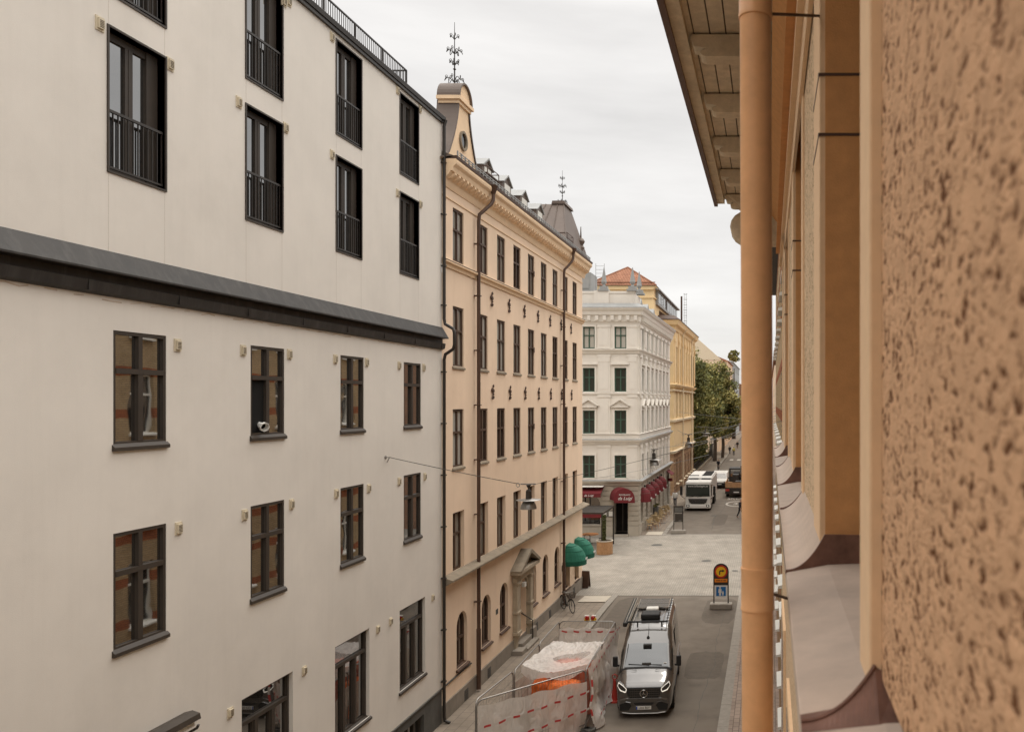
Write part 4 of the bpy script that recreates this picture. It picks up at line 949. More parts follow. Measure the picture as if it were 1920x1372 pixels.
TR = [('tallest broad green tree against the yellow building',-12.9,124,19.6,3.6,0,2.0),
      ('dark green tree standing just inside the park fence',-12.6,129,15.5,3.8,1,1.0),
      ('rounded olive tree in the middle of the park row',-12.4,138,17.6,4.4,0,2.0),
      ('big green tree with crown leaning over the pavement and road',-9.9,149,17.8,4.2,1,5.0),
      ('low dark tree near the park gate pier',-9.0,158,14.0,3.4,1,4.5),
      ('yellowish green tree behind the park gate',-13.0,160,18.5,4.2,2,5.0),
      ('small dark tree over the pavement past the park',-9.6,172,10.2,2.6,1,3.6)]
for i, (lb,x,y,h,r,m_,zb) in enumerate(TR): tree(lb,x,y,h,r,20+i,m_,zb=zb,clumps=85,per=150,size=.22)
tree('small roof-high tree beyond the pale bay window building',-10.4,240,25.6,1.8,44,2,.3,30,60,zb=22.6)
tree('green street tree on the right of the crossing',7.5,57,14,3.6,50,0,.3,70,70,grp='trees by the crossing')
sh = MB(); leaf_mesh('hedge', None, 1, 77, -12.6,138,1.2,1.2,20,1.3, 90, 60, .25)
h_ = bpy.data.objects.get('hedge'); tag(h_,'dark undergrowth behind the park fence',None,None,'stuff')
sh = None

# ================================================================ our own building on the right: roughcast piers, plaster reveals, sheet-metal ledge
nb = thing('stucco_building','close ochre roughcast building with plaster window reveals and metal covered ledge','building')
EZ = HC+3.2; LY0, LY1 = -14.0, 13.1
bays = []                                # piers (start, end, X of the plaster bands)
y = -.15-3.55*3
piers = [(-12.6,-10.65,.217,.244),(-9.05,-7.1,.217,.244),(-5.5,-3.55,.217,.244),(-1.95,1.99,.217,.244),(3.45,5.42,.207,.221),(7.0,8.95,.197,.209),(10.5,12.45,.190,.20)]
ZW0 = HC-.60
for (a,b,xs,xr) in piers:
    g = MB(); g.box(xr,.62,a+.02,b-.19 if b > 1 else b-.1,ZW0+.0,EZ-1.0)
    # rounded swelling of the roughcast is left to the material
    g.build('pier','rough' if a < 3 else 'rough2',nb)
    bands = [(b-.19,b)] + ([(a,a+.42)] if a > 3 else [])
    for (p,q) in bands:
        g = MB(); g.box(xs,.60,p,q,ZW0-.025 if p > 1.5 and p < 2 else ZW0+.02,EZ-1.0); g.build('plaster_band','plasterL' if a < 3 else 'plasterL',nb,bev=.006)
    if a > 3:   # wide reveal facing the camera side
        g = MB(); g.box(xs+.025,1.2,a-.004,a+.03,ZW0+.02,EZ-1.0); g.build('reveal','plasterN',nb)
        g = MB()
        for z in (HC+1.365,HC+1.115): g.box(xs-.004,1.2,a-.006,a+.03,z-.006,z+.006)
        g.build('joint','brown',nb)
        for z in (HC+1.365,HC+1.115): 
            g = MB(); g.box(xs-.003,xs+.02,a,a+.43,z-.005,z+.005); g.build('joint','brown',nb)
# recessed windows in the bays
T = FR(.5)
ed = [(-10.65,-9.05),(-7.1,-5.5),(-3.55,-1.95),(1.99,3.45),(5.42,7.0),(8.95,10.5),(12.45,13.1)]
for (a,b) in ed:
    g = MB(); g.box(.62,.70,a-.1,b+.1,ZW0-.1,EZ-1.0); g.build('recess_wall','plasterN',nb)
    if b-a > 1: window(nb, T, a+.12,b-.12,HC-.35,HC+1.7,.1,'brownframe','glass',2,.7,.07)
g = MB(); g.box(.62,1.3,-14,13.1,-.05,EZ+.0); g.box(.50,1.3,12.45,13.1,ZW0,EZ-1.0); g.build('wall','plasterN',nb)
g = MB(); g.box(.2,.62,-14,13.05,-.05,HC-.84); g.build('lower_wall','rough2',nb)
for k in range(7):
    s = -11+3.55*k
    g = MB(); g.box(.17,.2,s-.15,s+1.65,5.2,7.9); fr = g.build('window_surround','plasterL',nb); g = MB(); g.box(.165,.17,s,s+1.4,5.4,7.7); g.build('pane','glass',fr)
for z in (5.0,4.4): MB().box(.12,.2,-14,13.05,z,z+.14).build('string_course','plasterL',nb)
# the sheet-metal ledge: flat under the windows, raised and hollow-curved in front of each pier
LO = .068; hO = .70
def cav(t, xi, hi): # t 0 outer .. 1 wall; concave rise
    return (LO+(xi-LO)*t, HC-hO+(hO-hi)*(t**2.1))
segs = []; cur = -14
g = MB(); g.prism([(LO,HC-hO),(LO,HC-hO-.06),(LO+.03,HC-hO-.10),(.62,HC-.9),(.62,HC-.655),(.24,HC-.668)], -14, 13.1, 1)
lg = g.build('ledge','sheet',nb,bev=.004)
for (a,b,xs,xr) in piers:
    if b < -1: continue
    if a < 0: a0, b0_ = -2, 1.80
    else: a0, b0_ = a-.0, b
    if a > 0:
        g = MB(); pts = [cav(k/14, xs+.02, .555) for k in range(15)]; pts = [(x_,z_+.004) for (x_,z_) in pts]
        g.prism(pts+[(xs+.45,HC-.555),(xs+.45,HC-.72),(LO,HC-hO-.03)], a-.03, b-.02, 1); q = g.build('raised_sheet','sheet',lg)
        g = MB(); g.prism([(x_,z_+.006) for (x_,z_) in pts]+[(.75,HC-.553),(.75,HC-.665),(.24,HC-.672),(LO-.004,HC-hO-.004)], a-.046, a-.03, 1); g.build('end_sheet','sheetdark',lg)
    # folded ridge at the far side of each pier
    yr = b-.19 if a < 0 else b-.02
    g = MB(); n = 14; 
    P_ = [cav(k/n, xs+.012, .58) for k in range(n+1)]
    top = [(x_, yr, z_+.006) for (x_,z_) in P_]
    bot = [(LO+(x_-LO)*1.0+.0, yr-.05-.03*(k/n), HC-hO+.002+.028*(k/n)) for k,(x_,z_) in enumerate(P_)]
    for k in range(n): g.poly([bot[k],bot[k+1],top[k+1],top[k]]); g.poly([top[k],top[k+1],(top[k+1][0],yr+.05,bot[k+1][2]),(top[k][0],yr+.05,bot[k][2])])
    g.poly([bot[n],(bot[n][0]+.10,yr-.08,HC-hO+.03),(xs+.06,yr-.012,HC-.60),top[n]])
    g.tube([(x_,y_-.003,z_+.003) for (x_,y_,z_) in top], .005, 5)
    g.build('folded_flashing','sheetdark',lg)
# frieze mouldings, eave with beams, planks, corbel and gutter board
g = MB()
g.box(.16,1.3,-14,13.1,EZ-1.0,EZ-.85); g.box(.10,1.3,-14,13.1,EZ-.85,EZ-.80); g.prism([(.16,EZ-.8),(.16,EZ-.5),(.02,EZ-.32),(.02,EZ-.22),(1.3,EZ-.22),(1.3,EZ-.8)], -14, 13.1, 1); g.build('frieze','plasterN',nb)
g = MB(); g.box(.19,.215,-14,13.08,EZ-1.25,EZ-1.0); g.box(.15,.2,-14,13.08,EZ-1.06,EZ-1.0); g.build('moulding','plasterL',nb)
g = MB(); y = -14; EO = -.80
xs_ = [-.80,-.66,-.52,-.38,-.24,-.10,.04,.25]
for a,b in zip(xs_, xs_[1:]): g.box(a+.006,b-.006,-14,13.1,EZ-.0+.01,EZ+.03)
sf = g.build('soffit','soffit',nb)
MB().box(-.8,.25,-14,13.1,EZ+.035,EZ+.06).build('roof_deck','brown',nb)
g = MB(); g.box(EO-.02,EO+.09,-14,13.1,EZ-.06,EZ+.009); g.build('edge_board','soffit',nb)
g = MB(); g.box(EO-.075,EO-.02,-14,13.12,EZ-.10,EZ+.12); g.prism([(EO-.08,EZ+.12),(EO+.2,EZ+.14),(1.3,EZ+1.0),(1.3,EZ+.1),(EO,EZ+.06)], -14, 13.1, 1); g.build('gutter','gutterbrown',nb)
bys = [7.27-1.385*k for k in range(1,12)]+[7.27+1.385*k for k in range(0,5)]
for yb_ in bys:
    if yb_ > 13: continue
    g = MB(); pr = [(EO+.12,EZ-.005),(.2,EZ-.005),(.2,EZ-.20),(EO+.27,EZ-.20)]+[(EO+.27-.075*sin(a),EZ-.20+.035*(1-cos(a))) for a in [pi*k/8 for k in range(1,8)]]+[(EO+.24,EZ-.125),(EO+.14,EZ-.11),(EO+.12,EZ-.05)]
    g.prism(pr, yb_-.09, yb_+.09, 1); g.build('eave_beam','soffit',nb,bev=.008)
g = MB(); pr = [(-.68,EZ-.0),(.2,EZ-.0),(.2,EZ-.75)]+[(-.30-.25*sin(a)-.06,EZ-.50+.24*cos(a)) for a in [pi-pi*k/8 for k in range(9)]]; g.prism(pr, 12.7, 13.1, 1); g.build('corbel','soffit',nb,bev=.02)
# painted downpipe with sleeve, band and wall rods
g = MB(); px_, py_ = -.0437, 2.92
g.tube([(px_+.010,py_,0.15),(px_,py_,HC-.2),(px_-.012,py_,EZ-.4),(px_-.15,py_,EZ-.1)], .0555, 32); dp = g.build('downpipe','pipe',nb,smooth=True)
g = MB(); g.lathe([(.0558,-.075),(.0595,-.074),(.0595,-.066),(.0580,-.062),(.0580,.062),(.0595,.066),(.0595,.074),(.0558,.075)], (px_+.001,py_,HC-.655), 40); g.build('pipe_band','pipe',dp,smooth=True)
g = MB(); g.lathe([(.0556,0),(.0600,.001),(.0605,.012),(.0585,.018),(.0585,1.6)], (px_-.006,py_,HC+1.352), 40); g.build('pipe_sleeve','pipe',dp,smooth=True)
MB().tube([(px_+.05,py_,HC-.675),(.2,py_+.55,HC-.86)], .006, 6).build('wall_rod','brown',dp); MB().tube([(px_+.05,py_,HC+1.37),(.21,py_+.55,HC+1.62)], .006, 6).build('wall_rod','brown',dp)
settle(nb, (1,0,0))

# ================================================================ brick neighbour on the right (seen in the sliver and in window reflections)
br = thing('brick_building','yellow brick building with red bands and white framed windows down the near side','building')
T = FR(.34); ops = []
for k in range(11):
    s = 14.3+2.85*k
    for (a,b) in ((13.0,15.1),(9.6,11.7),(6.3,8.4),(2.9,5.1)): ops.append((s,s+1.15,a,b,.2))
g = MB(T); facade(g, 13.15, 45.5, -.02, 16.6, ops)
g.build('wall','brickR',br); g = MB(); g.poly([(.34,45.5,0),(12,45.5,0),(12,45.5,16.6),(.34,45.5,16.6)]); g.build('end_wall','brickR2',br)
for o in ops: window(br, T, *o[:4], .2,'whitetrim','glass2',2,.66,.08,bar=.05,sill=.14,sillm='whitetrim')
g = MB(); g.prism([(.0,16.6),(.0,16.72),(3.5,18.6),(8,18.6),(12,16.6)], 13.1, 45.7, 1); g.build('roof','skirt',br)
g = MB(); g.box(-.14,0,13.1,45.7,16.56,16.76); g.build('gutter','gutterbrown',br)
for s in (16,24,32,40):
    g = MB(); g.prism([(s,16.9),(s+1.3,16.9),(s+1.3,18.3),(s+.65,18.8),(s,18.3)], .9, 3.4, 0); g.build('dormer','skirt',br)
g = MB(); g.box(3.5,4.6,19,20.6,18.4,20.6); g.build('chimney','brickR2',br)
settle(br, (6,29,0))
simple_bldg('street_building','unseen building added behind the viewpoint to block light down the street',-20,14,-62,-42,20,'cgrey','tile',3,nwy=5,side='R')  # out of view, added to cut the light on camera-facing faces
# houses opposite, behind the camera
simple_bldg('street_building','ochre building standing behind the viewpoint on the near side',.8,14,-60,-14.2,14,'ochre','tile',3,nwy=12,side='R')
# ================================================================ camper van
M['vanpaint'] = pm('van_paint', (.085,.075,.066), .32, .05, 2, 0, metal=.55, spec=.6, coat=1)
bsdf(M['vanpaint']).inputs['Coat IOR'].default_value = 1.75
M['chrome'] = pm('chrome', (.55,.54,.52), .15, 0, 1, 0, metal=1)
M['vanglass'] = glass('van_glass', (.02,.022,.02), .5, .02, 0, ior=2.0)
M['solar'] = glass('solar_panel', (.06,.055,.05), .5, .25, 0)
M['drl'] = emis('lamp_strip', (.95,.9,.8), .4)
M['darkplastic'] = pm('dark_plastic', (.02,.019,.018), .6, 0, 1, 0)
M['blueplate'] = pm('blue_band', (.03,.08,.35), .5, 0, 1, 0)
van = thing('camper_van','dark grey camper van with lit headlamps and roof rack parked beside the fenced pit','van',(-4.26,28.0,0),radians(3.6)); van.scale = (.97,1,1)
ZT = [(0,.98),(.04,1.06),(.12,1.14),(.3,1.20),(.6,1.29),(.95,1.40),(1.0,1.43),(1.2,1.66),(1.4,1.88),(1.55,2.03),(1.7,2.16),(1.9,2.33),(2.1,2.47),(2.35,2.58),(2.6,2.63),(4,2.66),(5.6,2.64),(5.85,2.58),(5.93,2.3)]
WT = [(0,.80),(.04,.86),(.12,.915),(.3,.955),(.6,.985),(1.2,1.0),(4,1.005),(5.6,.99),(5.85,.96),(5.93,.93)]
def lerpt(T_, y):
    for (a,b),(c,d) in zip(T_, T_[1:]):
        if a <= y <= c: return b+(d-b)*(y-a)/(c-a)
    return T_[-1][1]
def vsec(y, n=16):
    """half section from sill to roof centre"""
    zt = lerpt(ZT, y); w_ = lerpt(WT, y); zb = .27; P_ = [(w_*.93,zb),(w_*.985,zb+.12),(w_,.62)]
    def wx(z): return w_*(1-.035*max(0,min(1,(z-1.05)/.35))-.14*max(0,(z-1.3)/1.35))
    rz = min(.30, (zt-.62)*.55); rx = .34 if y < 1.0 else (.16 if y < 1.9 else .22)
    zs = zt-rz; k = max(2, 5)
    for i in range(1,k+1): z = .62+(zs-.62)*i/k; P_.append((wx(z), z))
    xs = wx(zs)
    for i in range(1,8): a = pi/2*i/7; P_.append((xs-rx+rx*cos(a), zs+rz*sin(a)*.93))
    for i in range(1,4): P_.append(((xs-rx)*(1-i/3), zt-rz*.07*(1-i/3)))
    return P_
ys = [0,.04,.12,.3,.6,.95,1.0,1.2,1.4,1.55,1.7,1.9,2.1,2.35,2.6,3.2,4,4.8,5.6,5.85,5.93]
g = MB(); rows_ = []
for y in ys:
    h_ = vsec(y); full = [(x,z) for (x,z) in h_]+[(-x,z) for (x,z) in h_[-2::-1]]
    rows_.append([g.p(x,y,z) for (x,z) in full])
for a,b in zip(rows_, rows_[1:]):
    for k in range(len(a)-1): g.f.append([a[k],a[k+1],b[k+1],b[k]])
    g.f.append([a[-1],a[0],b[0],b[-1]])
g.f.append(rows_[0]); g.f.append(rows_[-1][::-1])
body = g.build('body','vanpaint',van,smooth=True)
def vskin(y, fr, off=.006, lo=7):
    """point on the van's upper skin: fr -1..1 across, from side to side"""
    h_ = vsec(y); full = [(x,z) for (x,z) in h_[lo:]]+[(-x,z) for (x,z) in h_[lo:][-2::-1]]
    L_ = [0]
    for p,q in zip(full, full[1:]): L_.append(L_[-1]+sqrt((p[0]-q[0])**2+(p[1]-q[1])**2))
    t = (1-fr)/2*L_[-1]
    for i in range(len(full)-1):
        if L_[i+1] >= t-1e-9:
            u = (t-L_[i])/max(1e-9,L_[i+1]-L_[i]); x = full[i][0]+(full[i+1][0]-full[i][0])*u; z = full[i][1]+(full[i+1][1]-full[i][1])*u; return (x*(1+off*.5), y-off*.6, z+off)
# windscreen
yv = [1.0,1.1,1.2,1.3,1.4,1.48,1.55,1.62]
g = MB()
for a,b in zip(yv, yv[1:]):
    for k in range(12):
        f0, f1 = -.93+1.86*k/12, -.93+1.86*(k+1)/12; g.poly([vskin(a,f0),vskin(a,f1),vskin(b,f1),vskin(b,f0)])
ws = g.build('windscreen','vanglass',body,smooth=True)
g = MB()
for k in range(12):
    f0, f1 = -.94+1.88*k/12, -.94+1.88*(k+1)/12; g.poly([vskin(.94,f0,.008),vskin(.94,f1,.008),vskin(1.01,f1,.010),vskin(1.01,f0,.010)])
g.build('cowl','darkplastic',ws)
g = MB(); g.tube([(.55,1.02,1.49),(-.15,1.06,1.50)], .012, 5); g.tube([(.1,1.02,1.48),(-.65,1.06,1.52)], .012, 5); g.build('wiper','rubber',ws)
g = MB(); q = vskin(1.5,0,.012); g.box(-.15,.15,1.42,1.60,1.965,2.075); o = g.build('sensor_housing','darkplastic',ws)
g = MB(); g.box(-.16,.16,1.03,1.09,1.475,1.56); g.build('sticker','solar',ws)
g = MB(); g.box(.62,.72,1.06,1.10,1.52,1.55); g.build('permit','offwhite',ws)
# side windows
for sg in (-1,1):
    sw = lambda z: sg*(.965*(1-.14*max(0,z-1.3)/1.35)+.026)
    for P_ in ([(1.18,1.5),(1.5,1.88),(2.15,2.02),(2.2,1.46)],[(3.0,1.5),(3.0,2.1),(4.3,2.1),(4.3,1.5)]):
        MB().poly([(sw(z),y,z) for (y,z) in P_]).build('side_window','vanglass',van)
    g = MB(); g.box(sg*.98,sg*1.012,1.4,5.4,.48,.60); g.build('side_trim','darkplastic',van)
    g = MB(); g.tube([(sg*1.0,2.45,1.0),(sg*1.03,5.3,1.02)], .012, 5); g.build('door_rail','chrome',van)
    g = MB(); g.box(sg*1.0,sg*1.14,1.32,1.36,1.36,1.42); g.build('mirror_arm','darkplastic',van)
    g = MB(); g.box(min(sg*1.06,sg*1.24),max(sg*1.06,sg*1.24),1.25,1.36,1.36,1.72); g.build('mirror','darkplastic',van,bev=.03)
# bonnet seams, vents
g = MB()
for sg in (-1,1):
    pts = [vskin(y,sg*f,.004) for y,f in ((.10,.60),(.25,.66),(.5,.72),(.9,.78))]; g.tube(pts, .006, 4)
    for (f0,f1) in ((.3,.72),):
        a,b,c,d = vskin(.78,sg*f0,.006),vskin(.78,sg*f1,.006),vskin(.88,sg*f1,.006),vskin(.88,sg*f0,.006); g.tube([a,b,c,d], .006, 4, closed=True)
g.build('bonnet_seam','darkplastic',body)
# grille, emblem, lamps, bumper, plate
g = MB(); g.prism([(-.60,1.05),(.60,1.05),(.56,.80),(.40,.64),(-.40,.64),(-.56,.80)], -.03, .06, 1); gr = g.build('grille','darkplastic',van,bev=.01)
g = MB()
for k in range(5): z = .70+k*.075; g.box(-.52,.52,-.038,-.03,z,z+.012)
for k in range(17): x = -.52+k*.065; g.box(x-.004,x+.004,-.036,-.03,.68,1.03)
g.build('grille_bar','vanpaint',gr)
g = MB(); c = Vector((0,-.05,.86)); g.tube([c+Vector((.125*cos(a),0,.125*sin(a))) for a in [2*pi*k/24 for k in range(24)]], .012, 6, closed=True)
for k in range(3): a = pi/2+2*pi*k/3; g.tube([c, c+Vector((.125*cos(a),0,.125*sin(a)))], [.022,.006], 6)
g.build('emblem','chrome',gr)
for sg in (-1,1):
    g = MB(); P_ = [(sg*.60,1.0),(sg*.86,1.23),(sg*.90,1.12),(sg*.82,.96),(sg*.63,.90)]; g.prism(P_, .01, .20, 1); hl = g.build('headlight','glass2',van,bev=.01)
    g = MB(); g.tube([(sg*.87,.02,1.225),(sg*.905,.06,1.11),(sg*.81,.0,.965),(sg*.64,-.02,.905)], .020, 5); g.tube([(sg*.60,-.01,1.005),(sg*.70,.0,1.10),(sg*.87,.02,1.225)], .012, 5); g.tube([(sg*.60,-.01,1.0),(sg*.635,-.02,.905)], .016, 5); g.build('lamp_strip','drl',hl)
    g = MB(); g.prism([(sg*.42,.46),(sg*.52,.30),(sg*.82,.30),(sg*.85,.50),(sg*.62,.58),(sg*.50,.56)], -.05, .03, 1); g.build('bumper_intake','darkplastic',van,bev=.01)
    g = MB(); g.tube([(sg*.85,-.03,.52),(sg*.62,-.06,.60),(sg*.46,-.06,.57),(sg*.36,-.06,.44)], .018, 5); g.build('bumper_trim','vanpaint',van)
g = MB(); g.prism([(-.78,.20),(.78,.20),(.86,.30),(.84,.66),(.6,.72),(-.6,.72),(-.84,.66),(-.86,.30)], -.035, .10, 1); g.build('bumper','vanpaint',van,bev=.03)
g = MB(); g.prism([(-.36,.56),(.36,.56),(.30,.48),(-.30,.48)], -.045, .02, 1); g.build('lower_grille','darkplastic',van)
g = MB(); g.tube([(-.75,-.03,.23),(-.45,-.06,.20),(.45,-.06,.20),(.75,-.03,.23)], .02, 5); g.build('bumper_lip','steel',van)
g = MB(); g.box(-.26,.26,-.07,-.05,.335,.445); pl = g.build('number_plate','offwhite',van); g = MB(); g.box(-.26,-.215,-.074,-.07,.337,.443); g.build('plate_band','blueplate',pl)
text_mesh('plate_number','LRA 86Y',.105,'black',pl,(.02,-.073,.388),(pi/2,0,0),.001)
# wheels
for (x,y) in ((-.88,1.05),(.88,1.05),(-.88,4.6),(.88,4.6)):
    sg = 1 if x > 0 else -1; wl = thing('wheel','',None) ; bpy.data.objects.remove(wl)
    g = MB(); g.lathe([(.16,-.10),(.30,-.115),(.345,-.10),(.355,-.05),(.355,.05),(.345,.10),(.30,.115),(.16,.10)], (x+sg*.02,y,.355), 24, 'x'); wl = g.build('wheel','rubber',van,smooth=True)
    g = MB(); g.lathe([(0,sg*.09),(.06,sg*.12),(.20,sg*.10),(.23,sg*.12)], (x+sg*.02,y,.355), 16, 'x'); g.build('rim','steel',wl)
g = MB(); g.box(-.85,.85,.3,5.6,.18,.32); g.build('underbody','rubber',van)
# roof gear
g = MB(); g.box(-.96,-.80,1.95,5.75,2.58,2.74); aw_ = g.build('awning_case','darkplastic',van,bev=.04); g = MB(); g.box(-.79,-.76,2.1,5.75,2.72,2.75); g.box(-.89,-.86,2.0,5.7,2.735,2.745); g.build('awning_rail','chrome',aw_)
g = MB(); g.tube([(-.84,2.12,2.72),(.70,2.12,2.72)], .035, 8); g.box(-.45,-.40,2.1,2.15,2.52,2.72); g.box(.45,.50,2.1,2.15,2.52,2.72); g.tube([(.66,2.1,2.72),(.66,5.7,2.74)], .022, 6); g.build('roof_rack','darkplastic',van)
g = MB()
for k in range(9): g.tube([(.62,2.4+k*.38,2.72),(.74,2.4+k*.38,2.72)], .012, 5)
g.tube([(.74,2.2,2.72),(.74,5.7,2.72)], .015, 5); g.build('rack_rail','chrome',van)
g = MB(); g.box(-.62,.60,4.15,5.55,2.70,2.74); sp = g.build('solar_panel','solar',van); g = MB(); g.box(-.64,-.61,4.13,5.57,2.70,2.75); g.box(.59,.62,4.13,5.57,2.70,2.75); g.box(-.61,.59,4.13,4.16,2.70,2.75); g.box(-.61,.59,5.54,5.57,2.70,2.75); g.box(-.61,.59,4.80,4.83,2.72,2.75); g.build('panel_frame','chrome',sp)
g = MB(); g.box(-.36,.36,2.62,3.25,2.64,2.86); g.build('air_unit','darkplastic',van,bev=.06)
g = MB(); g.box(-.22,.26,3.35,3.72,2.66,2.90); g.build('roof_vent','offwhite',van,bev=.05)
for x in (-.62,.5): 
    g = MB(); g.box(x,x+.02,2.3,4.1,2.65,2.68); g.build('roof_rib','chrome',van)
g = MB(); q = vskin(1.78,0,.0); g.lathe([(.05,0),(.06,.04),(.03,.08),(.012,.10)], (0,q[1],q[2]-.02), 10); g.tube([(0,q[1],q[2]+.05),(0,q[1]+.42,q[2]+.50)], .006, 5); g.build('aerial','darkplastic',van)

# ================================================================ works enclosure: steel fence panels, sheeting, tape, orange sacks
M['film'] = bpy.data.materials.new('plastic_film'); m_ = M['film']; m_.use_nodes = True; n = m_.node_tree.nodes; l = m_.node_tree.links
b = n['Principled BSDF']; b.inputs['Base Color'].default_value = (.90,.85,.79,1); b.inputs['Roughness'].default_value = .35; b.inputs['Specular IOR Level'].default_value = .6
tr = n.new('ShaderNodeBsdfTransparent'); tl = n.new('ShaderNodeBsdfTranslucent'); tl.inputs[0].default_value = (.75,.68,.6,1); m1 = n.new('ShaderNodeMixShader'); m1.inputs[0].default_value = .30; m2 = n.new('ShaderNodeMixShader')
geo = n.new('ShaderNodeNewGeometry'); mpf = n.new('ShaderNodeMapping'); mpf.inputs['Scale'].default_value = (2.4,1.6,1.1); l.new(geo.outputs['Position'], mpf.inputs[0]); nz_ = n.new('ShaderNodeTexNoise'); nz_.inputs['Scale'].default_value = 1.7; nz_.inputs['Detail'].default_value = 6; nz_.inputs['Distortion'].default_value = 1.2; l.new(mpf.outputs[0], nz_.inputs[0])
r_ = n.new('ShaderNodeMapRange'); r_.inputs[1].default_value = .35; r_.inputs[2].default_value = .7; r_.inputs[3].default_value = .27; r_.inputs[4].default_value = .06; l.new(nz_.outputs[0], r_.inputs[0]); l.new(r_.outputs[0], m2.inputs[0])
bp = n.new('ShaderNodeBump'); bp.inputs['Strength'].default_value = .7; bp.inputs['Distance'].default_value = .12; l.new(nz_.outputs[0], bp.inputs['Height']); l.new(bp.outputs[0], b.inputs['Normal'])
l.new(b.outputs[0], m1.inputs[1]); l.new(tl.outputs[0], m1.inputs[2]); l.new(m1.outputs[0], m2.inputs[1]); l.new(tr.outputs[0], m2.inputs[2]); l.new(m2.outputs[0], n['Material Output'].inputs[0])
M['film3'] = m_.copy(); M['film3'].name = 'thin_plastic_film'
for q in M['film3'].node_tree.nodes:
    if q.type == 'MAP_RANGE': q.inputs[3].default_value = .75; q.inputs[4].default_value = .5
M['film2'] = m_.copy(); M['film2'].name = 'dense_plastic_film'
for q in M['film2'].node_tree.nodes:
    if q.type == 'MAP_RANGE': q.inputs[3].default_value = .30; q.inputs[4].default_value = .08
M['tape'] = bpy.data.materials.new('red_white_tape'); m_ = M['tape']; m_.use_nodes = True; n = m_.node_tree.nodes; l = m_.node_tree.links; uv = n.new('ShaderNodeUVMap'); ck = n.new('ShaderNodeTexWave'); ck.wave_type = 'BANDS'; ck.bands_direction = 'X'; ck.inputs['Scale'].default_value = 1.0
rp = n.new('ShaderNodeValToRGB'); rp.color_ramp.interpolation = 'CONSTANT'; rp.color_ramp.elements[0].color = (.66,.60,.54,1); rp.color_ramp.elements[1].position = .55; rp.color_ramp.elements[1].color = (.52,.05,.045,1)
l.new(uv.outputs[0], ck.inputs[0]); l.new(ck.outputs[0], rp.inputs[0]); l.new(rp.outputs[0], n['Principled BSDF'].inputs['Base Color']); n['Principled BSDF'].inputs['Roughness'].default_value = .4
def ribbon(name, pts, wd, mat, up=(0,0,1), pitch=.48):
    pts = [Vector(p) for p in pts]; up = Vector(up); v = []; f = []; uvs = []; s = 0
    for i, p in enumerate(pts):
        if i: s += (p-pts[i-1]).length
        v += [tuple(p-up*wd/2), tuple(p+up*wd/2)]; uvs.append(s/pitch*.314)
    for i in range(len(pts)-1): f.append([2*i,2*i+2,2*i+3,2*i+1])
    me = bpy.data.meshes.new(name); me.from_pydata(v, [], f); ul = me.uv_layers.new(name='UVMap')
    for p in me.polygons:
        for li in p.loop_indices: vi = me.loops[li].vertex_index; ul.data[li].uv = (uvs[vi//2], vi%2*.1)
    me.materials.append(M[mat]); o = bpy.data.objects.new(name, me); COL.objects.link(o)
    md = o.modifiers.new('solid','SOLIDIFY'); md.thickness = .003; return o
A = Vector((-8.52,24.05,.0)); B = Vector((-5.98,26.9,0)); C_ = Vector((-6.12,32.8,0)); D = Vector((-8.34,32.8,0)); E = Vector((-8.27,26.8,0))
def panel(a, b, label, H=2.02, z0=.12):
    d = b-a; L_ = d.length; t = thing('fence_panel', label, 'fence', (a.x,a.y,0), math.atan2(d.y,d.x), 'mesh fence panels round the works pit')
    g = MB(); r = .19
    g.tube([(0,0,z0),(0,0,H-r)]+[(r-r*cos(q),0,H-r+r*sin(q)) for q in [pi/2*k/4 for k in range(5)]]+[(L_-r+r*sin(q),0,H-r+r*cos(q)) for q in [pi/2*k/4 for k in range(5)]]+[(L_,0,z0)], .021, 8)
    g.tube([(0,0,z0+.12),(L_,0,z0+.12)], .016, 6); g.build('frame','steel',t,smooth=True)
    g = MB(); k = .1
    while k < L_: g.box(k-.0022,k+.0022,-.0022,.0022,z0+.12,H-.02); k += .105
    for z in (.5,.9,1.3,1.7): g.box(.02,L_-.02,-.003,.003,z,z+.005)
    g.build('mesh','steel',t)
    for x in (0,L_): 
        g = MB(); g.box(x-.11,x+.11,-.32,.32,.01,.13); g.build('foot','plinth_dark',t,bev=.02)
    return t
mid = B.lerp(C_,.5); mD = D.lerp(E,.5)
panel(A,B,'nearest fence panel running slantwise in front of the pit'); panel(B,mid,'fence panel beside the van behind crumpled sheeting, near half'); panel(mid,C_,'fence panel beside the van behind crumpled sheeting, far half')
panel(D,C_,'far end fence panel below the two warning lamps'); panel(mD,D,'far fence panel along the ochre wall pavement'); panel(E,mD,'middle fence panel along the ochre wall pavement')
panel(A+Vector((-.05,.05,0)),E+Vector((-.03,-.05,0)),'short bare fence panel by the black downpipe with curved top corner')
def sheet(name, label, a, b, z0, z1, lean, seed, mat='film', nu=34, nv=12, amp=.05, flare=0):
    r = random.Random(seed); ph = [r.uniform(0,6.28) for _ in range(6)]; d = (b-a); nn = Vector((d.y,-d.x,0)).normalized()
    def fn(u,v):
        p = a.lerp(b,u); zz = z0(u)+(z1(u)-z0(u))*v
        o_ = lean+amp*(sin(u*17+ph[0]+v*2)+.7*sin(u*31+ph[1]-v*5)+.6*sin(v*9+ph[2]+u*6))*(1.15-v) + flare*(1-v)**2
        q = p+nn*o_; return (q.x,q.y,zz+.03*sin(u*23+ph[3])*(v > .9))
    g = MB(); g.grid(fn, nu, nv); o = g.build(name, mat, None, smooth=True); tag(o, label, 'plastic sheet', 'sheeting on the works fence'); return o
sheet('plastic_sheet','translucent sheet hung on the nearest slanting fence panel with two tapes', A, B, lambda u:.05, lambda u:1.86-.20*u, .05, 1)
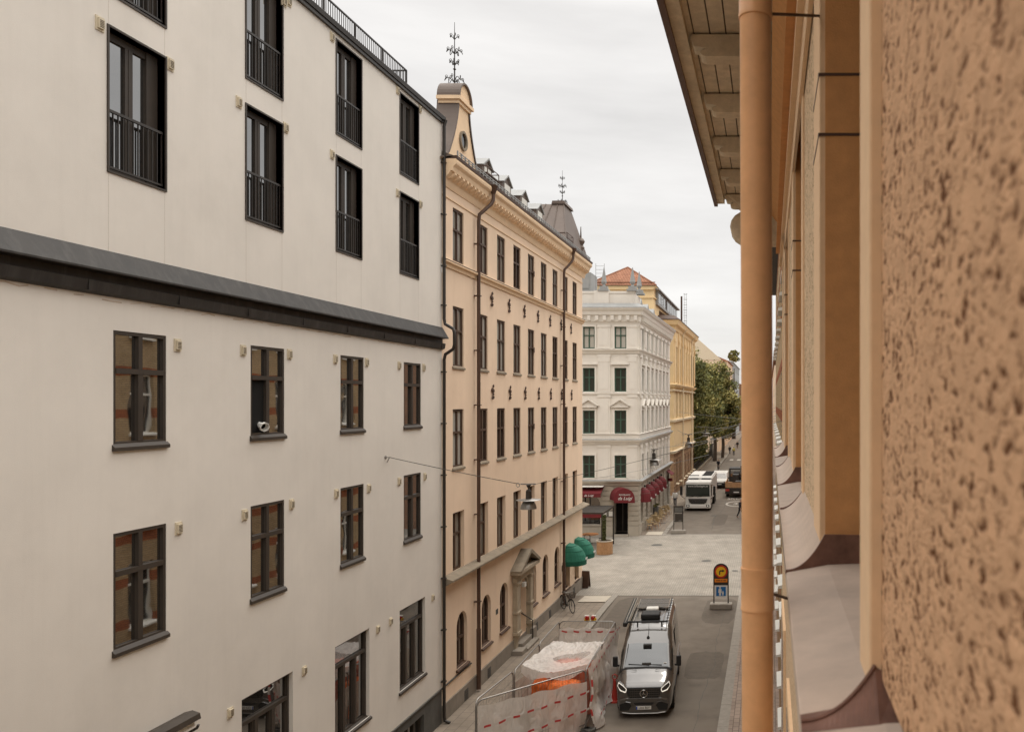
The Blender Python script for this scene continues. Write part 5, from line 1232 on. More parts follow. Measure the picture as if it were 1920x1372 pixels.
sheet('plastic_sheet','crumpled translucent sheet flaring out beside the van', B, C_, lambda u:.06, lambda u:1.92-.15*sin(u*9)**2, .10, 2, amp=.10, flare=.22)
sheet('plastic_sheet','loose second layer of sheeting hanging from the near corner post beside the van', B, B.lerp(C_,.45), lambda u:.35+.8*u, lambda u:2.0, .2, 9, mat='film2', nu=16, amp=.07)
sheet('plastic_sheet','pale sheet with tape across the far end of the enclosure', D, C_, lambda u:.1, lambda u:1.76, .05, 3, mat='film2')
sheet('plastic_sheet','thin sheet along the pavement side of the enclosure', E, D, lambda u:.1, lambda u:1.5, -.05, 4)
sheet('plastic_sheet','small sheet on the short bare fence panel', A+Vector((-.05,.05,0)), E, lambda u:.1, lambda u:1.15+.4*u, -.05, 5)
# the sheet slung over the pit like a roof
def roof(u, v):
    y = 27.35+2.7*v; xa = -8.20+.35*v; xb = -6.0; x = xa+(xb-xa)*u
    z = 2.03-.24*sin(pi*u)*(.25+.8*sin(pi*v)) -.14*v*0 +.022*sin(u*19+v*5)*sin(v*7)+.02*sin(v*21+u*4)*cos(u*5)+.010*sin((u*1.3+v)*47)*sin(u*9)+.006*sin(u*83-v*30)
    if v < .08: y -= .12*sin(u*5)+.35*u*(1-u)*0; 
    return (x, y-.30*sin(pi*u)*(1-v)**2, z-.06*(1-v)*sin(pi*u))
g = MB(); g.grid(roof, 90, 90); o = g.build('plastic_sheet',['film2','film3'],None,smooth=True)
for p_ in o.data.polygons:
    c_ = p_.center; dx, dy = (c_.x+6.9)/.62, (c_.y-28.85)/.42
    if dx*dx+(dy-.35*dx)**2 < 1: p_.material_index = 1; tag(o,'milky white sheet slung like a roof over the orange sacks','plastic sheet')
g = MB(); g.grid(lambda u,v: (roof(u,0)[0], roof(u,0)[1]-.03-.03*v, roof(u,0)[2]-.24*v*(1+.35*sin(u*11))), 30, 3); o2 = g.build('hem','film2',o,smooth=True)
g = MB(); g.grid(lambda u,v: (-5.93+.10*v+.03*sin(u*20), 27.0+3.0*u, 2.02-(.85-.35*u)*v*(1+.25*sin(u*13))), 26, 6); g.build('side_flap','film2',o,smooth=True)
def wav(a, b, z, n=40, dx=.0, amp=.02):
    nn = Vector(((b-a).y,-(b-a).x,0)).normalized(); return [a.lerp(b,k/n)+nn*dx+Vector((0,0,z(k/n)+amp*sin(k*.8))) for k in range(n+1)]
tp = [('upper striped tape across the slanting front sheet', wav(A,B,lambda u:1.25+.10*u,dx=.18)),('lower striped tape across the slanting front sheet', wav(A,B,lambda u:.62+.18*u,dx=.20)),
      ('striped tape along the foot of the van side sheet', wav(B,C_,lambda u:.45+.25*u,dx=.46,amp=.05)),('striped tape along the top rail on the van side', wav(B,C_,lambda u:1.9,dx=.22,amp=.03)),
      ('striped tape along the top of the far end sheet', wav(D,C_,lambda u:1.66,dx=.16))]
for lb, pts in tp: tag(ribbon('barrier_tape', pts, .065, 'tape'), lb, 'tape', 'red and white tapes on the works fence')
tag(ribbon('barrier_tape', [B+Vector((.22,-.12,1.85)),B+Vector((.25,-.13,1.3)),B+Vector((.18,-.15,.9)),B+Vector((.3,-.12,.3))], .065,'tape',up=(1,0,0)), 'loose striped tape end hanging down the near corner post','tape','red and white tapes on the works fence')
def blob(nm, lb, cat, x,y,z0,sx,sy,sz,mat,seed):
    r = random.Random(seed); ph = [r.uniform(0,6) for _ in range(6)]
    g = MB(); n_ = 18
    def fn(u,v):
        th = 2*pi*u; c_, s_ = cos(th), sin(th); q = (abs(c_)**6+abs(s_)**6)**(-1/6)
        rad = 1.0 if v < .7 else sqrt(max(0, 1-((v-.7)/.3)**2)); zz = v/.7*.86 if v < .7 else .86+.14*sin(pi/2*(v-.7)/.3)
        k = 1+.025*sin(7*th+ph[0]+v*9)+.03*sin(13*th+ph[1]-v*17)+.02*sin(23*th+v*31+ph[4]); top = max(0,(v-.6)/.4)
        return (sx/2*c_*q*rad*k, sy/2*s_*q*rad*k, sz*zz+top*(.035*sin(c_*rad*9+ph[2])*cos(s_*rad*11+ph[5])+.025*sin(c_*rad*23+s_*rad*17)))
    g.grid(fn, 72, 40); o = g.build(nm, mat, None, smooth=True); o.location = (x,y,z0); tag(o, lb, cat, 'sacks in the works pit'); return o
blob('builders_sack','big orange sack with dark printing under the front of the sheet roof','sack',-6.72,27.1,.02,1.0,.6,1.56,'orange',1)
g = MB(); [g.box(-6.9+.12*k,-6.82+.12*k,26.66,26.675,1.25,1.42) for k in range(5)]; lt = g.build('printing','black',bpy.data.objects['builders_sack']); lt.matrix_parent_inverse = Matrix.Translation((6.72,-27.1,-.02))
blob('builders_sack','salmon red crate sack under the middle of the sheet roof','sack',-6.9,28.9,.02,1.6,1.2,1.62,'salmon',2)
blob('builders_sack','smaller orange sack by the pavement side of the pit','sack',-7.75,28.5,.02,.7,1.1,1.2,'orange',3)
# warning lamps on the far end panel
for (x,lb,rot) in ((-7.27,'yellow warning lamp with red lens, first of the two on the far fence',.3),(-7.0,'yellow warning lamp turned aside, second of the two on the far fence',-.5)):
    t = thing('warning_lamp', lb, 'warning lamp', (x,32.9,2.04), rot, 'warning lamps on the far fence')
    M.setdefault('lampyellow', pm('lamp_yellow',(.75,.42,.03),.5,0,1,0)); M.setdefault('lens', pm('red_lens',(.42,.02,.015),.25,0,1,0,spec=.7))
    g = MB(); g.box(-.10,.10,-.06,.06,-.03,.10); g.build('housing','lampyellow',t,bev=.02)
    g = MB(); g.lathe([(0,-.075),(.07,-.07),(.085,-.03),(.085,.03)], (-.0,-.03,.10), 16, 'y'); g.build('lens','lens',t,smooth=True)
    g = MB(); g.box(-.09,.09,-.05,.05,.16,.20); g.build('handle','offwhite',t,bev=.015)
mk = thing('marker_post','red plastic marker post with ring top standing by the van mirror','marker post',(-5.55,29.6,0))
M['redplastic'] = pm('red_plastic',(.45,.045,.03),.45,.1,3,0)
g = MB(); g.lathe([(.20,.0),(.20,.05),(.13,.08),(.075,.45),(.05,.78),(.0,.80)], (0,0,0), 16); g.build('body','redplastic',mk,smooth=True); g = MB(); g.tube([(.09*cos(a),0,0.88+.09*sin(a)) for a in [2*pi*k/12 for k in range(12)]], .018, 6, closed=True); g.build('ring','redplastic',mk)

# ================================================================ traffic signs
M['signyellow'] = pm('sign_yellow',(.80,.47,.02),.45,0,1,0); M['signred'] = pm('sign_red',(.50,.03,.02),.45,0,1,0); M['signblue'] = pm('sign_blue',(.015,.13,.36),.45,0,1,0); M['signwhite'] = pm('sign_white',(.66,.65,.62),.45,0,1,0); M['signorange'] = pm('sign_orange',(.72,.22,.02),.5,0,1,0)
def sign(x, y, lb, back=False, rz=0):
    s = thing('diversion_sign', lb, 'road sign', (x,y,0), rz)
    g = MB(); g.box(-.58,.58,-.28,.28,.005,.30); g.build('concrete_foot','kerb',s,bev=.05)
    wd = .40; g = MB()
    outer = [(-wd,.30),(-wd,1.95)]+[(-wd*cos(a),1.95+wd*sin(a)) for a in [pi*k/14 for k in range(1,14)]]+[(wd,1.95),(wd,.30)]
    inner = [(wd-.06,.30),(wd-.06,.95),(-wd+.06,.95),(-wd+.06,.30)]
    if not back: g.prism(outer+inner, -.02, .02, 1)
    else: g.prism([(-wd,.30),(-wd,2.25),(wd,2.25),(wd,.30)]+inner, -.02, .02, 1)
    fr = g.build('frame','black',s)
    if back:
        g = MB(); g.box(-.30,.30,-.03,-.021,1.75,2.12); g.build('panel','plinth_dark',fr); g = MB(); g.box(-.30,.30,-.035,-.02,1.62,1.70); g.box(-.32,-.28,-.035,-.02,1.02,1.72); g.box(.02,.25,-.035,-.02,1.02,1.06); g.build('bracket','steel',fr)
        return s
    c = 1.93
    g = MB(); g.lathe([(0,-.032),(.33,-.032),(.33,-.02)], (0,0,c), 32, 'y'); d_ = g.build('round_sign','signred',s)
    g = MB(); g.lathe([(0,-.036),(.255,-.036)], (0,0,c), 32, 'y'); g.build('disc','signyellow',d_)
    g = MB(); g.prism([(-.10,c-.17),(-.04,c-.17),(-.04,c-.02),(-.01,c+.01),(.07,c+.01),(.07,c-.035),(.19,c+.045),(.07,c+.12),(.07,c+.075),(-.04,c+.075),(-.10,c+.01)], -.041, -.037, 1)
    g.build('arrow','black',d_)
    g = MB(); g.box(-.33,.33,-.032,-.02,1.38,1.56); p_ = g.build('text_plate','signorange',s)
    g = MB(); 
    for (a,b) in ((-.26,-.04),(.0,.07),(.12,.26)): g.box(a,b,-.036,-.032,1.45,1.49)
    g.build('lettering','black',p_)
    g = MB(); g.box(-.34,.34,-.04,-.02,.60,1.22); q_ = g.build('square_sign','signwhite',s); MB().box(-.25,.25,-.044,-.04,.67,1.15).build('blue_field','signblue',q_)
    g = MB()
    for (x0,h,sc_) in ((-.05,.70,1.0),(.10,.70,.55)):
        g.lathe([(0,-.048),(.045*sc_,-.048)], (x0,0,h+.40*sc_), 12, 'y'); g.prism([(x0-.07*sc_,h+.34*sc_),(x0+.07*sc_,h+.34*sc_),(x0+.09*sc_,h+.14*sc_),(x0+.05*sc_,h+.15*sc_),(x0+.05*sc_,h),(x0-.05*sc_,h),(x0-.05*sc_,h+.15*sc_),(x0-.09*sc_,h+.14*sc_)], -.048, -.045, 1)
    g.build('pictogram','signwhite',q_); return s
sign(-2.52,42.9,'black arched diversion sign with yellow no turn disc and blue pedestrian sign')
sign(-7.45,67.5,'black framed diversion sign seen from behind at the far side of the crossing',True)

# ================================================================ wires and hanging lamps
def wire(lb, pts, r=.012, n=14, sag=0):
    P_ = []
    for a,b in zip(pts, pts[1:]):
        a, b = Vector(a), Vector(b)
        for k in range(n): t = k/n; P_.append(a.lerp(b,t)-Vector((0,0,sag*4*t*(1-t))))
    P_.append(Vector(pts[-1])); g = MB(); g.tube(P_, r, 5); o = g.build('overhead_wire','zinc' if 'pale' in lb else 'plinth_dark',None,smooth=True); return tag(o, lb, 'wire', 'wires hung across the street')
LP = PX(991,907,23.3)
def hlamp(p, lb, s=1.0):
    t = thing('hanging_lamp', lb, 'street lamp', tuple(p), .0, 'lamps hung over the street')
    g = MB(); g.box(-.22*s,.20*s,-.03,.03,-.02*s,.015*s); g.tube([(-.30*s+.05*s*cos(a),0,-.03*s+.055*s*sin(a)) for a in [2*pi*k/10 for k in range(10)]], .010*s, 5, closed=True); g.build('hanger','steel',t)
    g = MB(); g.lathe([(.07,-.03),(.02,-.12),(.02,-.15),(.055,-.16),(.06,-.19),(.075,-.195),(.08,-.43),(.0,-.43)], (0,0,0), 14); o = g.build('lamp_body','black',t,smooth=True); 
    if s != 1: o.scale = (s,s,s)
    g = MB(); g.lathe([(.03,-.415),(.33,-.44),(.34,-.45),(.03,-.435)], (0,0,0), 28); a = g.build('reflector_disc','steel',t,smooth=True)
    g = MB(); g.lathe([(.07,-.45),(.14,-.485),(.185,-.55),(.215,-.63),(.225,-.70),(.215,-.70),(.17,-.56),(.05,-.47)], (0,0,0), 24); b_ = g.build('lamp_shade','steel',t,smooth=True)
    for q in (a,b_):
        if s != 1: q.scale = (s,s,s)
    return t
wire('dark wire from the white wall to the nearest hanging lamp', [(XL+.12,23.3,9.15),(LP.x-.25,23.3,LP.z)], .010, sag=.02)
g = MB(); g.lathe([(0,.0),(.05,.0),(.05,.02),(.015,.03),(.015,.14)], (XL,23.3,9.15), 8, 'x'); g.tube([(XL+.12,23.3,9.15),(XL+.02,23.35,9.0)], .012, 5); o = g.build('wall_hook','steel',None); tag(o,'small steel hook on the white wall holding the lamp wire','hook')
wire('thin wire from the nearest hanging lamp towards the right hand wall', [(LP.x+.2,23.3,LP.z),(.42,23.3,10.2)], .006, sag=.10)
hlamp(LP, 'grey dish shaped street lamp hanging before the ochre building')
L2 = PX(1226,842,72.0); hlamp(L2, 'black lamp hanging in front of the white corner building', 2.0); wire('pale wire carrying the lamp by the white corner building', [(CX,72,L2.z+1.0),(L2.x,72,L2.z),(.8,72,L2.z+2.0)], .015, sag=.1)
L3 = PX(1291,814,98.0); hlamp(L3, 'black lamp hanging in front of the yellow building', 2.2); wire('pale wire carrying the lamp by the yellow building', [(YX,98,L3.z+.5),(L3.x,98,L3.z),(.8,98,L3.z+2.2)], .02, sag=.1)
L4 = PX(1323,800,120.0); hlamp(L4, 'small dark lamp hanging before the park trees', 2.0)
for lb,a,b in (('lowest pale wire slanting across the yellow corner', (1215,862,88),(1460,782,60)),('pale wire slanting past the park trees, second from below', (1253,838,98),(1460,768,70)),('pale wire level with the tree crowns, uppermost', (1255,770,100),(1460,790,90)),('pale wire slanting up past the trees, third from below', (1296,812,118),(1460,762,90)),('thin pale wire before the white corner building front', (1092,900,56),(1330,852,56)),('pale wire level across the trees carrying the small lamp', (1253,796,120),(1460,806,120))):
    wire(lb, [PX(*a), PX(*b)], .016 if a[2] > 60 else .01, sag=.12)

# ================================================================ lorry, small van, tipper, parked cars (beyond the crossing)
def wheels(root, xs, ys, r, wd=.25):
    for x in xs:
        for y in ys:
            sg = 1 if x > 0 else -1; g = MB(); g.lathe([(r*.5,-wd/2),(r*.9,-wd/2),(r,-wd*.35),(r,wd*.35),(r*.9,wd/2),(r*.5,wd/2)], (x,y,r), 18, 'x'); wl = g.build('wheel','rubber',root,smooth=True)
            g = MB(); g.lathe([(0,sg*wd*.42),(r*.5,sg*wd*.46)], (x,y,r), 12, 'x'); g.build('rim','steel',wl)
lo_ = thing('refuse_lorry','white refuse lorry with black windscreen driving towards the crossing','lorry',(-7.05,81.3,0))
g = MB(); g.box(-1.25,1.25,0,2.3,.55,2.9); g.build('cab','offwhite',lo_,bev=.14,seg=3)
g = MB(); g.box(-1.27,1.27,2.5,9.5,.95,3.05); g.prism([(2.5,3.05),(2.9,3.2),(9.0,3.2),(9.5,3.05)], -1.2, 1.2, 0); g.build('body','offwhite',lo_,bev=.06)
g = MB()
for x0 in (-1.1,.15): g.prism([(2.3,2.95),(3.2,3.28),(3.2,3.1),(2.3,2.9)], x0, x0+.95, 0)
for k in range(5): g.box(.2,1.1,3.4+k*1.0,3.75+k*1.0,3.2,3.3)
g.build('roof_fairing','darkplastic',lo_)
g = MB(); g.prism([(-1.16,1.45),(1.16,1.45),(1.14,2.62),(-1.14,2.62)], -.04, .05, 1); wsx = g.build('windscreen','nglass',lo_,bev=.02)
text_mesh('lettering','www.bilbolaget.se',.27,'offwhite',wsx,(0,-.05,2.47),(pi/2,0,0),.003)
g = MB(); g.prism([(-.95,1.22),(.95,1.22),(.82,.85),(.6,.72),(-.6,.72),(-.82,.85)], -.05, .03, 1); g.build('grille','darkplastic',lo_)
g = MB()
for k in range(3): g.box(-.9,.9,-.06,-.05,.85+k*.12,.865+k*.12)
g.build('grille_bar','steel',lo_)
g = MB(); g.box(-1.26,1.26,-.10,.3,.28,.66); bu = g.build('bumper','offwhite',lo_,bev=.07)
for x in (-1.12,.82): g = MB(); g.box(x,x+.30,-.12,-.08,.42,.66); g.build('headlight','darkplastic',bu); MB().box(x+.1,x+.2,-.135,-.12,.5,.6).build('lamp_lens','drl',bu)
for sg in (-1,1):
    g = MB(); g.tube([(sg*1.22,.1,2.6),(sg*1.62,-.1,2.5),(sg*1.62,-.1,1.5),(sg*1.25,.05,1.2)], .03, 6); g.box(sg*1.5-.0,sg*1.74,-.2,-.08,1.6,2.45); g.build('mirror','darkplastic',lo_)
    g = MB(); g.prism([(.4,1.4),(.5,2.5),(1.6,2.5),(1.6,1.4)], sg*1.25, sg*1.27, 0); g.build('side_window','glass2',lo_)
g = MB(); g.tube([(-.9,-.08,1.38),(-.2,-.1,1.5)], .015, 4); g.tube([(-.1,-.08,1.38),(.6,-.1,1.5)], .015, 4); g.build('wiper','rubber',lo_)
wheels(lo_, (-1.08,1.08), (1.2,6.4,7.7), .5, .3); g = MB(); g.box(-1.1,1.1,.5,9.3,.4,.95); g.build('chassis','rubber',lo_)
sv = thing('delivery_van','small white delivery van following the refuse lorry','van',(-6.2,102.5,0))
g = MB(); g.prism([(0,.35),(0,.85),(.15,1.0),(1.0,1.15),(1.6,1.75),(1.9,1.88),(4.4,1.9),(4.6,1.7),(4.6,.35)], -.9, .9, 0); g.build('body','offwhite',sv,bev=.09,seg=3)
g = MB(); g.poly([(-.75,1.03,1.2),(.75,1.03,1.2),(.66,1.56,1.75),(-.66,1.56,1.75)]); g.build('windscreen','cglass',sv)
g = MB(); g.box(-.85,.85,-.05,.1,.3,.72); g.build('bumper','darkplastic',sv,bev=.03); MB().box(-.25,.25,-.07,-.05,.5,.6).build('number_plate','offwhite',sv)
for x in (-.82,.5): MB().box(x,x+.32,-.03,.1,.75,.9).build('headlight','steel',sv)
for sg in (-1,1): MB().box(min(sg*.92,sg*1.1),max(sg*.92,sg*1.1),1.3,1.4,1.1,1.3).build('mirror','darkplastic',sv)
wheels(sv, (-.82,.82), (.9,3.7), .32, .2)
tl_ = thing('tipper_truck','dark tipper truck with wooden sides and crane seen from behind','truck',(-3.72,92.5,0))
g = MB(); g.box(-1.25,1.25,.0,5.5,1.15,1.3); g.box(-1.25,1.25,-.06,.0,1.15,1.75); g.box(-1.25,-1.2,0,5.5,1.3,1.75); g.box(1.2,1.25,0,5.5,1.3,1.75); g.build('load_bed','wood',tl_)
g = MB(); g.box(-1.1,1.1,.1,7,.55,1.15); g.box(-1.25,1.25,-.1,.05,.45,1.14); g.build('chassis','black',tl_)
for x in (-1.22,.78): MB().box(x,x+.44,-.14,-.1,.78,1.02).build('rear_light','redplastic',tl_)
MB().box(-.3,.3,-.13,-.1,.6,.72).build('number_plate','offwhite',tl_)
g = MB(); g.box(-1.1,1.1,5.7,7.6,1.1,2.9); g.build('cab','skirt',tl_,bev=.1)
g = MB(); g.box(-.9,.9,5.68,5.7,1.9,2.7); g.build('rear_window','glass',tl_)
g = MB(); g.box(-.6,.1,3.6,5.2,1.3,2.3); g.box(-.2,1.0,1.5,3.0,1.3,1.7); g.build('load','skirt',tl_,bev=.03)
g = MB(); g.tube([(.5,5.4,1.2),(.5,5.4,2.9),(.45,3.5,3.3),(.4,2.0,2.4)], .12, 6); g.build('loader_crane','black',tl_)
wheels(tl_, (-1.05,1.05), (1.5,6.5), .48, .3)
def car(x, y, mat, lb, rz=0):
    c = thing('parked_car', lb, 'car', (x,y,0), rz, 'cars further up the street')
    g = MB(); g.prism([(0,.35),(0,.8),(.2,.95),(.9,1.02),(1.5,1.42),(2.9,1.48),(3.7,1.1),(4.3,1.0),(4.4,.4)], -.86, .86, 0); g.build('body',mat,c,bev=.1,seg=3)
    g = MB(); g.poly([(-.68,.94,1.05),(.68,.94,1.05),(.6,1.45,1.4),(-.6,1.45,1.4)]); g.build('rear_window','glass2',c)
    for sx in (-.84,.56): MB().box(sx,sx+.28,-.04,.1,.68,.85).build('rear_light','redplastic',c)
    wheels(c, (-.78,.78), (.85,3.5), .31, .2)
car(-3.1,108,'redplastic','red car ahead of the tipper truck'); car(-2.9,116,'skirt','dark car parked ahead of the red car'); car(-2.9,124,'offwhite','pale car parked beyond the dark car')

# ================================================================ bicycles
def bicycle(root_name, lb, loc, rz, tilt=0, basket=True, cat='bicycle'):
    t = thing(root_name, lb, cat, loc, 0); t.rotation_euler = (tilt,0,rz)   # wheels lie in local y-z plane... along local x
    for x in (-.53,.55):
        g = MB(); g.tube([(x+.335*cos(a),0,.35+.335*sin(a)) for a in [2*pi*k/24 for k in range(24)]], .022, 6, closed=True); wl = g.build('wheel','rubber',t,smooth=True)
        g = MB()
        for k in range(12): a = 2*pi*k/12; g.tube([(x,0,.35),(x+.32*cos(a),0,.35+.32*sin(a))], .003, 4)
        g.tube([(x,-.04,.35),(x,.04,.35)], .025, 8); g.build('spokes','steel',wl)
        g = MB(); g.tube([(x+.37*cos(a),0,.35+.37*sin(a)) for a in [pi*(.05+.8*k/10) for k in range(11)]], .022, 5); g.build('mudguard','black',wl)
    g = MB(); g.tube([(-.53,.0,.35),(-.08,0,.30),(.42,0,.82)], .018, 6); g.tube([(-.08,0,.30),(-.2,0,.85)], .018, 6); g.tube([(-.53,0,.35),(-.18,0,.78)], .014, 6); g.tube([(-.17,0,.72),(.4,0,.86)], .016, 6); g.tube([(.55,0,.35),(.40,0,.98)], .018, 6); g.lathe([(0,-.03),(.09,-.03),(.09,.03),(0,.03)], (-.08,0,.30), 12, 'y'); g.build('frame','black',t,smooth=True)
    g = MB(); g.tube([(.18,-.29,1.02),(.34,-.24,1.06),(.40,0,1.04),(.34,.24,1.06),(.18,.29,1.02)], .014, 6); g.build('handlebar','steel',t)
    g = MB(); g.prism([(-.36,-.10),(-.36,.10),(-.12,.04),(-.06,0),(-.12,-.04)], .90, .96, 2); g.build('saddle','black',t,bev=.02)
    if basket:
        g = MB(); 
        for k in range(4): z = .78+k*.07; q = .14+.02*k; g.tube([(.55-q,-q,z),(.55+q,-q,z),(.55+q,q,z),(.55-q,q,z)], .008, 4, closed=True)
        for k in range(20):
            a = 2*pi*k/20; c_,s_ = cos(a),sin(a); m2_ = max(abs(c_),abs(s_)); g.tube([(.55+.14*c_/m2_,.14*s_/m2_,.78),(.55+.20*c_/m2_,.20*s_/m2_,.99)], .008, 4)
        g.box(.42,.68,-.13,.13,.775,.785); g.build('basket','bark',t)
    return t
bicycle('parked_bicycle','black bicycle with wire basket leaning on the ochre wall by the green awnings',(-10.25,42.0,.115),radians(-52),radians(5))

# ================================================================ terrace: planter, pergola, tables, chairs
pt = thing('round_planter','round wooden slatted planter at the foot of the green twined post','planter',(-11.65,58.4,.0))
g = MB(); n_ = 36
for k in range(n_): a = 2*pi*k/n_; r0 = .56; q = MB(); c_,s_ = cos(a),sin(a); t_ = .045; g.prism([(r0*c_-t_*s_*.95,r0*s_+t_*c_*.95),(r0*c_+t_*s_*.95,r0*s_-t_*c_*.95),((r0-.03)*c_+t_*s_*.9,(r0-.03)*s_-t_*c_*.9),((r0-.03)*c_-t_*s_*.9,(r0-.03)*s_+t_*c_*.9)], .02, .93, 2)
g.build('slats','wood',pt); g = MB(); g.lathe([(.585,.91),(.60,.93),(.60,.97),(.50,.97),(.50,.90)], (0,0,0), 36); g.lathe([(0,.0),(.5,.0),(.5,.2)], (0,0,0), 24); g.build('rim','lightslab',pt); g = MB(); g.lathe([(0,.90),(.5,.88)], (0,0,0), 24); g.build('soil','bark',pt)
pg = thing('terrace_canopy','black framed terrace canopy with dark red valance and ivy twined post','canopy',(-13.2,60.5,0))
g = MB(); g.box(-3.5,1.45,-2.1,-2.0,2.78,2.92); g.box(-3.5,1.45,1.9,2.0,2.78,2.92); g.box(1.35,1.45,-2.0,1.9,2.78,2.92); g.box(1.3,1.4,-2.1,-2.0,.9,2.8); g.box(-3.5,-3.4,-2.1,-2.0,0,2.8); g.box(1.35,1.45,1.9,2.0,0,2.8); g.build('frame','black',pg)
g = MB(); g.box(-3.45,1.35,-2.0,1.9,2.86,2.89); g.build('roof','skirt',pg); g = MB(); g.box(-3.45,1.3,-2.12,-2.105,2.55,2.80); g.build('valance','red',pg)
r = random.Random(5); v = []; f = []
for k in range(900):
    a = r.uniform(0,6.28); z = r.uniform(.95,2.75); p = Vector((1.5+.11*cos(a),-2.05+.11*sin(a),z)); n2 = Vector((r.gauss(0,1),r.gauss(0,1),r.gauss(0,1))).normalized(); u = n2.orthogonal().normalized(); w2 = n2.cross(u); i = len(v); s = .05; v += [p+u*s,p+w2*s,p-u*s,p-w2*s]; f.append([i,i+1,i+2,i+3])
me = bpy.data.meshes.new('ivy'); me.from_pydata([tuple(x) for x in v], [], f); me.materials.append(M['leafB']); o = bpy.data.objects.new('ivy', me); COL.objects.link(o); o.parent = pg
def chair(lb, x, y, z, rz, style, grp):
    t = thing('cafe_chair', lb, 'chair', (x,y,z), rz, grp); fm = 'wood' if style == 'wicker' else 'black'; sm = 'wicker' if style == 'wicker' else 'black'
    g = MB(); g.lathe([(0,.45),(.20,.455),(.215,.44),(.205,.42),(0,.42)], (0,0,0), 14); g.build('seat',sm,t,smooth=True)
    for (a,b) in ((.15,.15),(-.15,.15),(.15,-.15),(-.15,-.15)): g = MB(); g.tube([(a,b,.43),(a*1.25,b*1.25,0)], .014, 5); g.build('leg',fm,t)
    g = MB(); g.tube([(-.19,.16,.43),(-.21,.20,.68)]+[(-.21*cos(q),.21,.68+.22*sin(q)) for q in [pi*k/8 for k in range(1,8)]]+[(.21,.20,.68),(.19,.16,.43)], .015, 5)
    if style == 'wicker': g.lathe([(0,.205),(.155,.205),(.155,.225),(0,.225)], (0,0,.70), 14, 'y')
    g.build('backrest',sm,t,smooth=True); return t
M['wicker'] = pm('wicker',(.40,.29,.155),.8,.2,30,.3,80)
names_ = ['first','second','third','fourth','fifth','sixth','seventh','eighth','ninth','tenth','eleventh','twelfth','thirteenth','fourteenth']
for k in range(14):
    y = 68.4+.78*k; x = -9.93+(.38 if k%2 else 0)+random.uniform(-.05,.05); rz = random.choice((0,pi*.15,-pi*.12,pi*.9))+random.uniform(-.2,.2)
    chair(names_[k]+' round backed wicker chair of the row counting from the entrance corner', x, y, .115, rz, 'wicker', 'wicker chairs along the restaurant wall')
M['tabletop'] = pm('orange_wood_top',(.50,.22,.09),.5,.1,5,0)
def table(lb,x,y,z,mat,s=.35,h=.74):
    t = thing('cafe_table', lb, 'table', (x,y,z)); g = MB(); g.lathe([(0,h),(s,h),(s,h-.03),(0,h-.03)], (0,0,0), 20); g.build('table_top',mat,t); g = MB(); g.tube([(0,0,.02),(0,0,h-.03)], .025, 8); g.lathe([(.22,0),(.22,.02),(.03,.05)], (0,0,0), 12); g.build('pedestal','black',t)
for k in range(4): table(('first','second','third','fourth')[k]+' small round table between the wicker chairs from the corner',-10.1,69.3+2.9*k,.115,'wicker',.3)
table('orange topped table under the terrace canopy',-13.6,62.6,0,'tabletop',.65); table('orange topped table deeper under the terrace canopy',-15.0,62.2,0,'tabletop',.6)
for i,(x,y,r_) in enumerate(((-12.7,62.5,pi/2*3),(-13.6,61.8,pi),(-14.3,62.6,pi/2),(-14.9,61.4,pi))): chair(('bentwood chair at the end of the orange table beside the menu boxes','bentwood chair on the street side of the first orange table','bentwood chair between the two orange tables','bentwood chair on the street side of the deeper orange table')[i], x, y, 0, r_, 'black', 'bentwood chairs under the terrace canopy')
hb = thing('high_planter','dark box planter by the wall behind the wicker chairs','planter',(-10.2,74.2,.115)); g = MB(); g.box(-.2,.2,-.3,.3,0,1.2); g.build('box','plinth_dark',hb,bev=.03); leaf_mesh('plant', hb, 1, 9, 0,0,1.35,.25,.35,.25, 12, 40, .07)
# leaning boards at the end of the ochre building
sb = thing('sandwich_board','pavement board leaning at the end corner of the ochre building','sign board',(-10.62,47.75,.03),radians(80)); g = MB()
g.prism([(-.22,0),(-.18,0),(.0,.95),(-.03,.95)], -.22, .22, 1); g.prism([(.22,0),(.18,0),(.0,.93),(.03,.93)], -.22, .22, 1); g.build('panel','brown',sb)

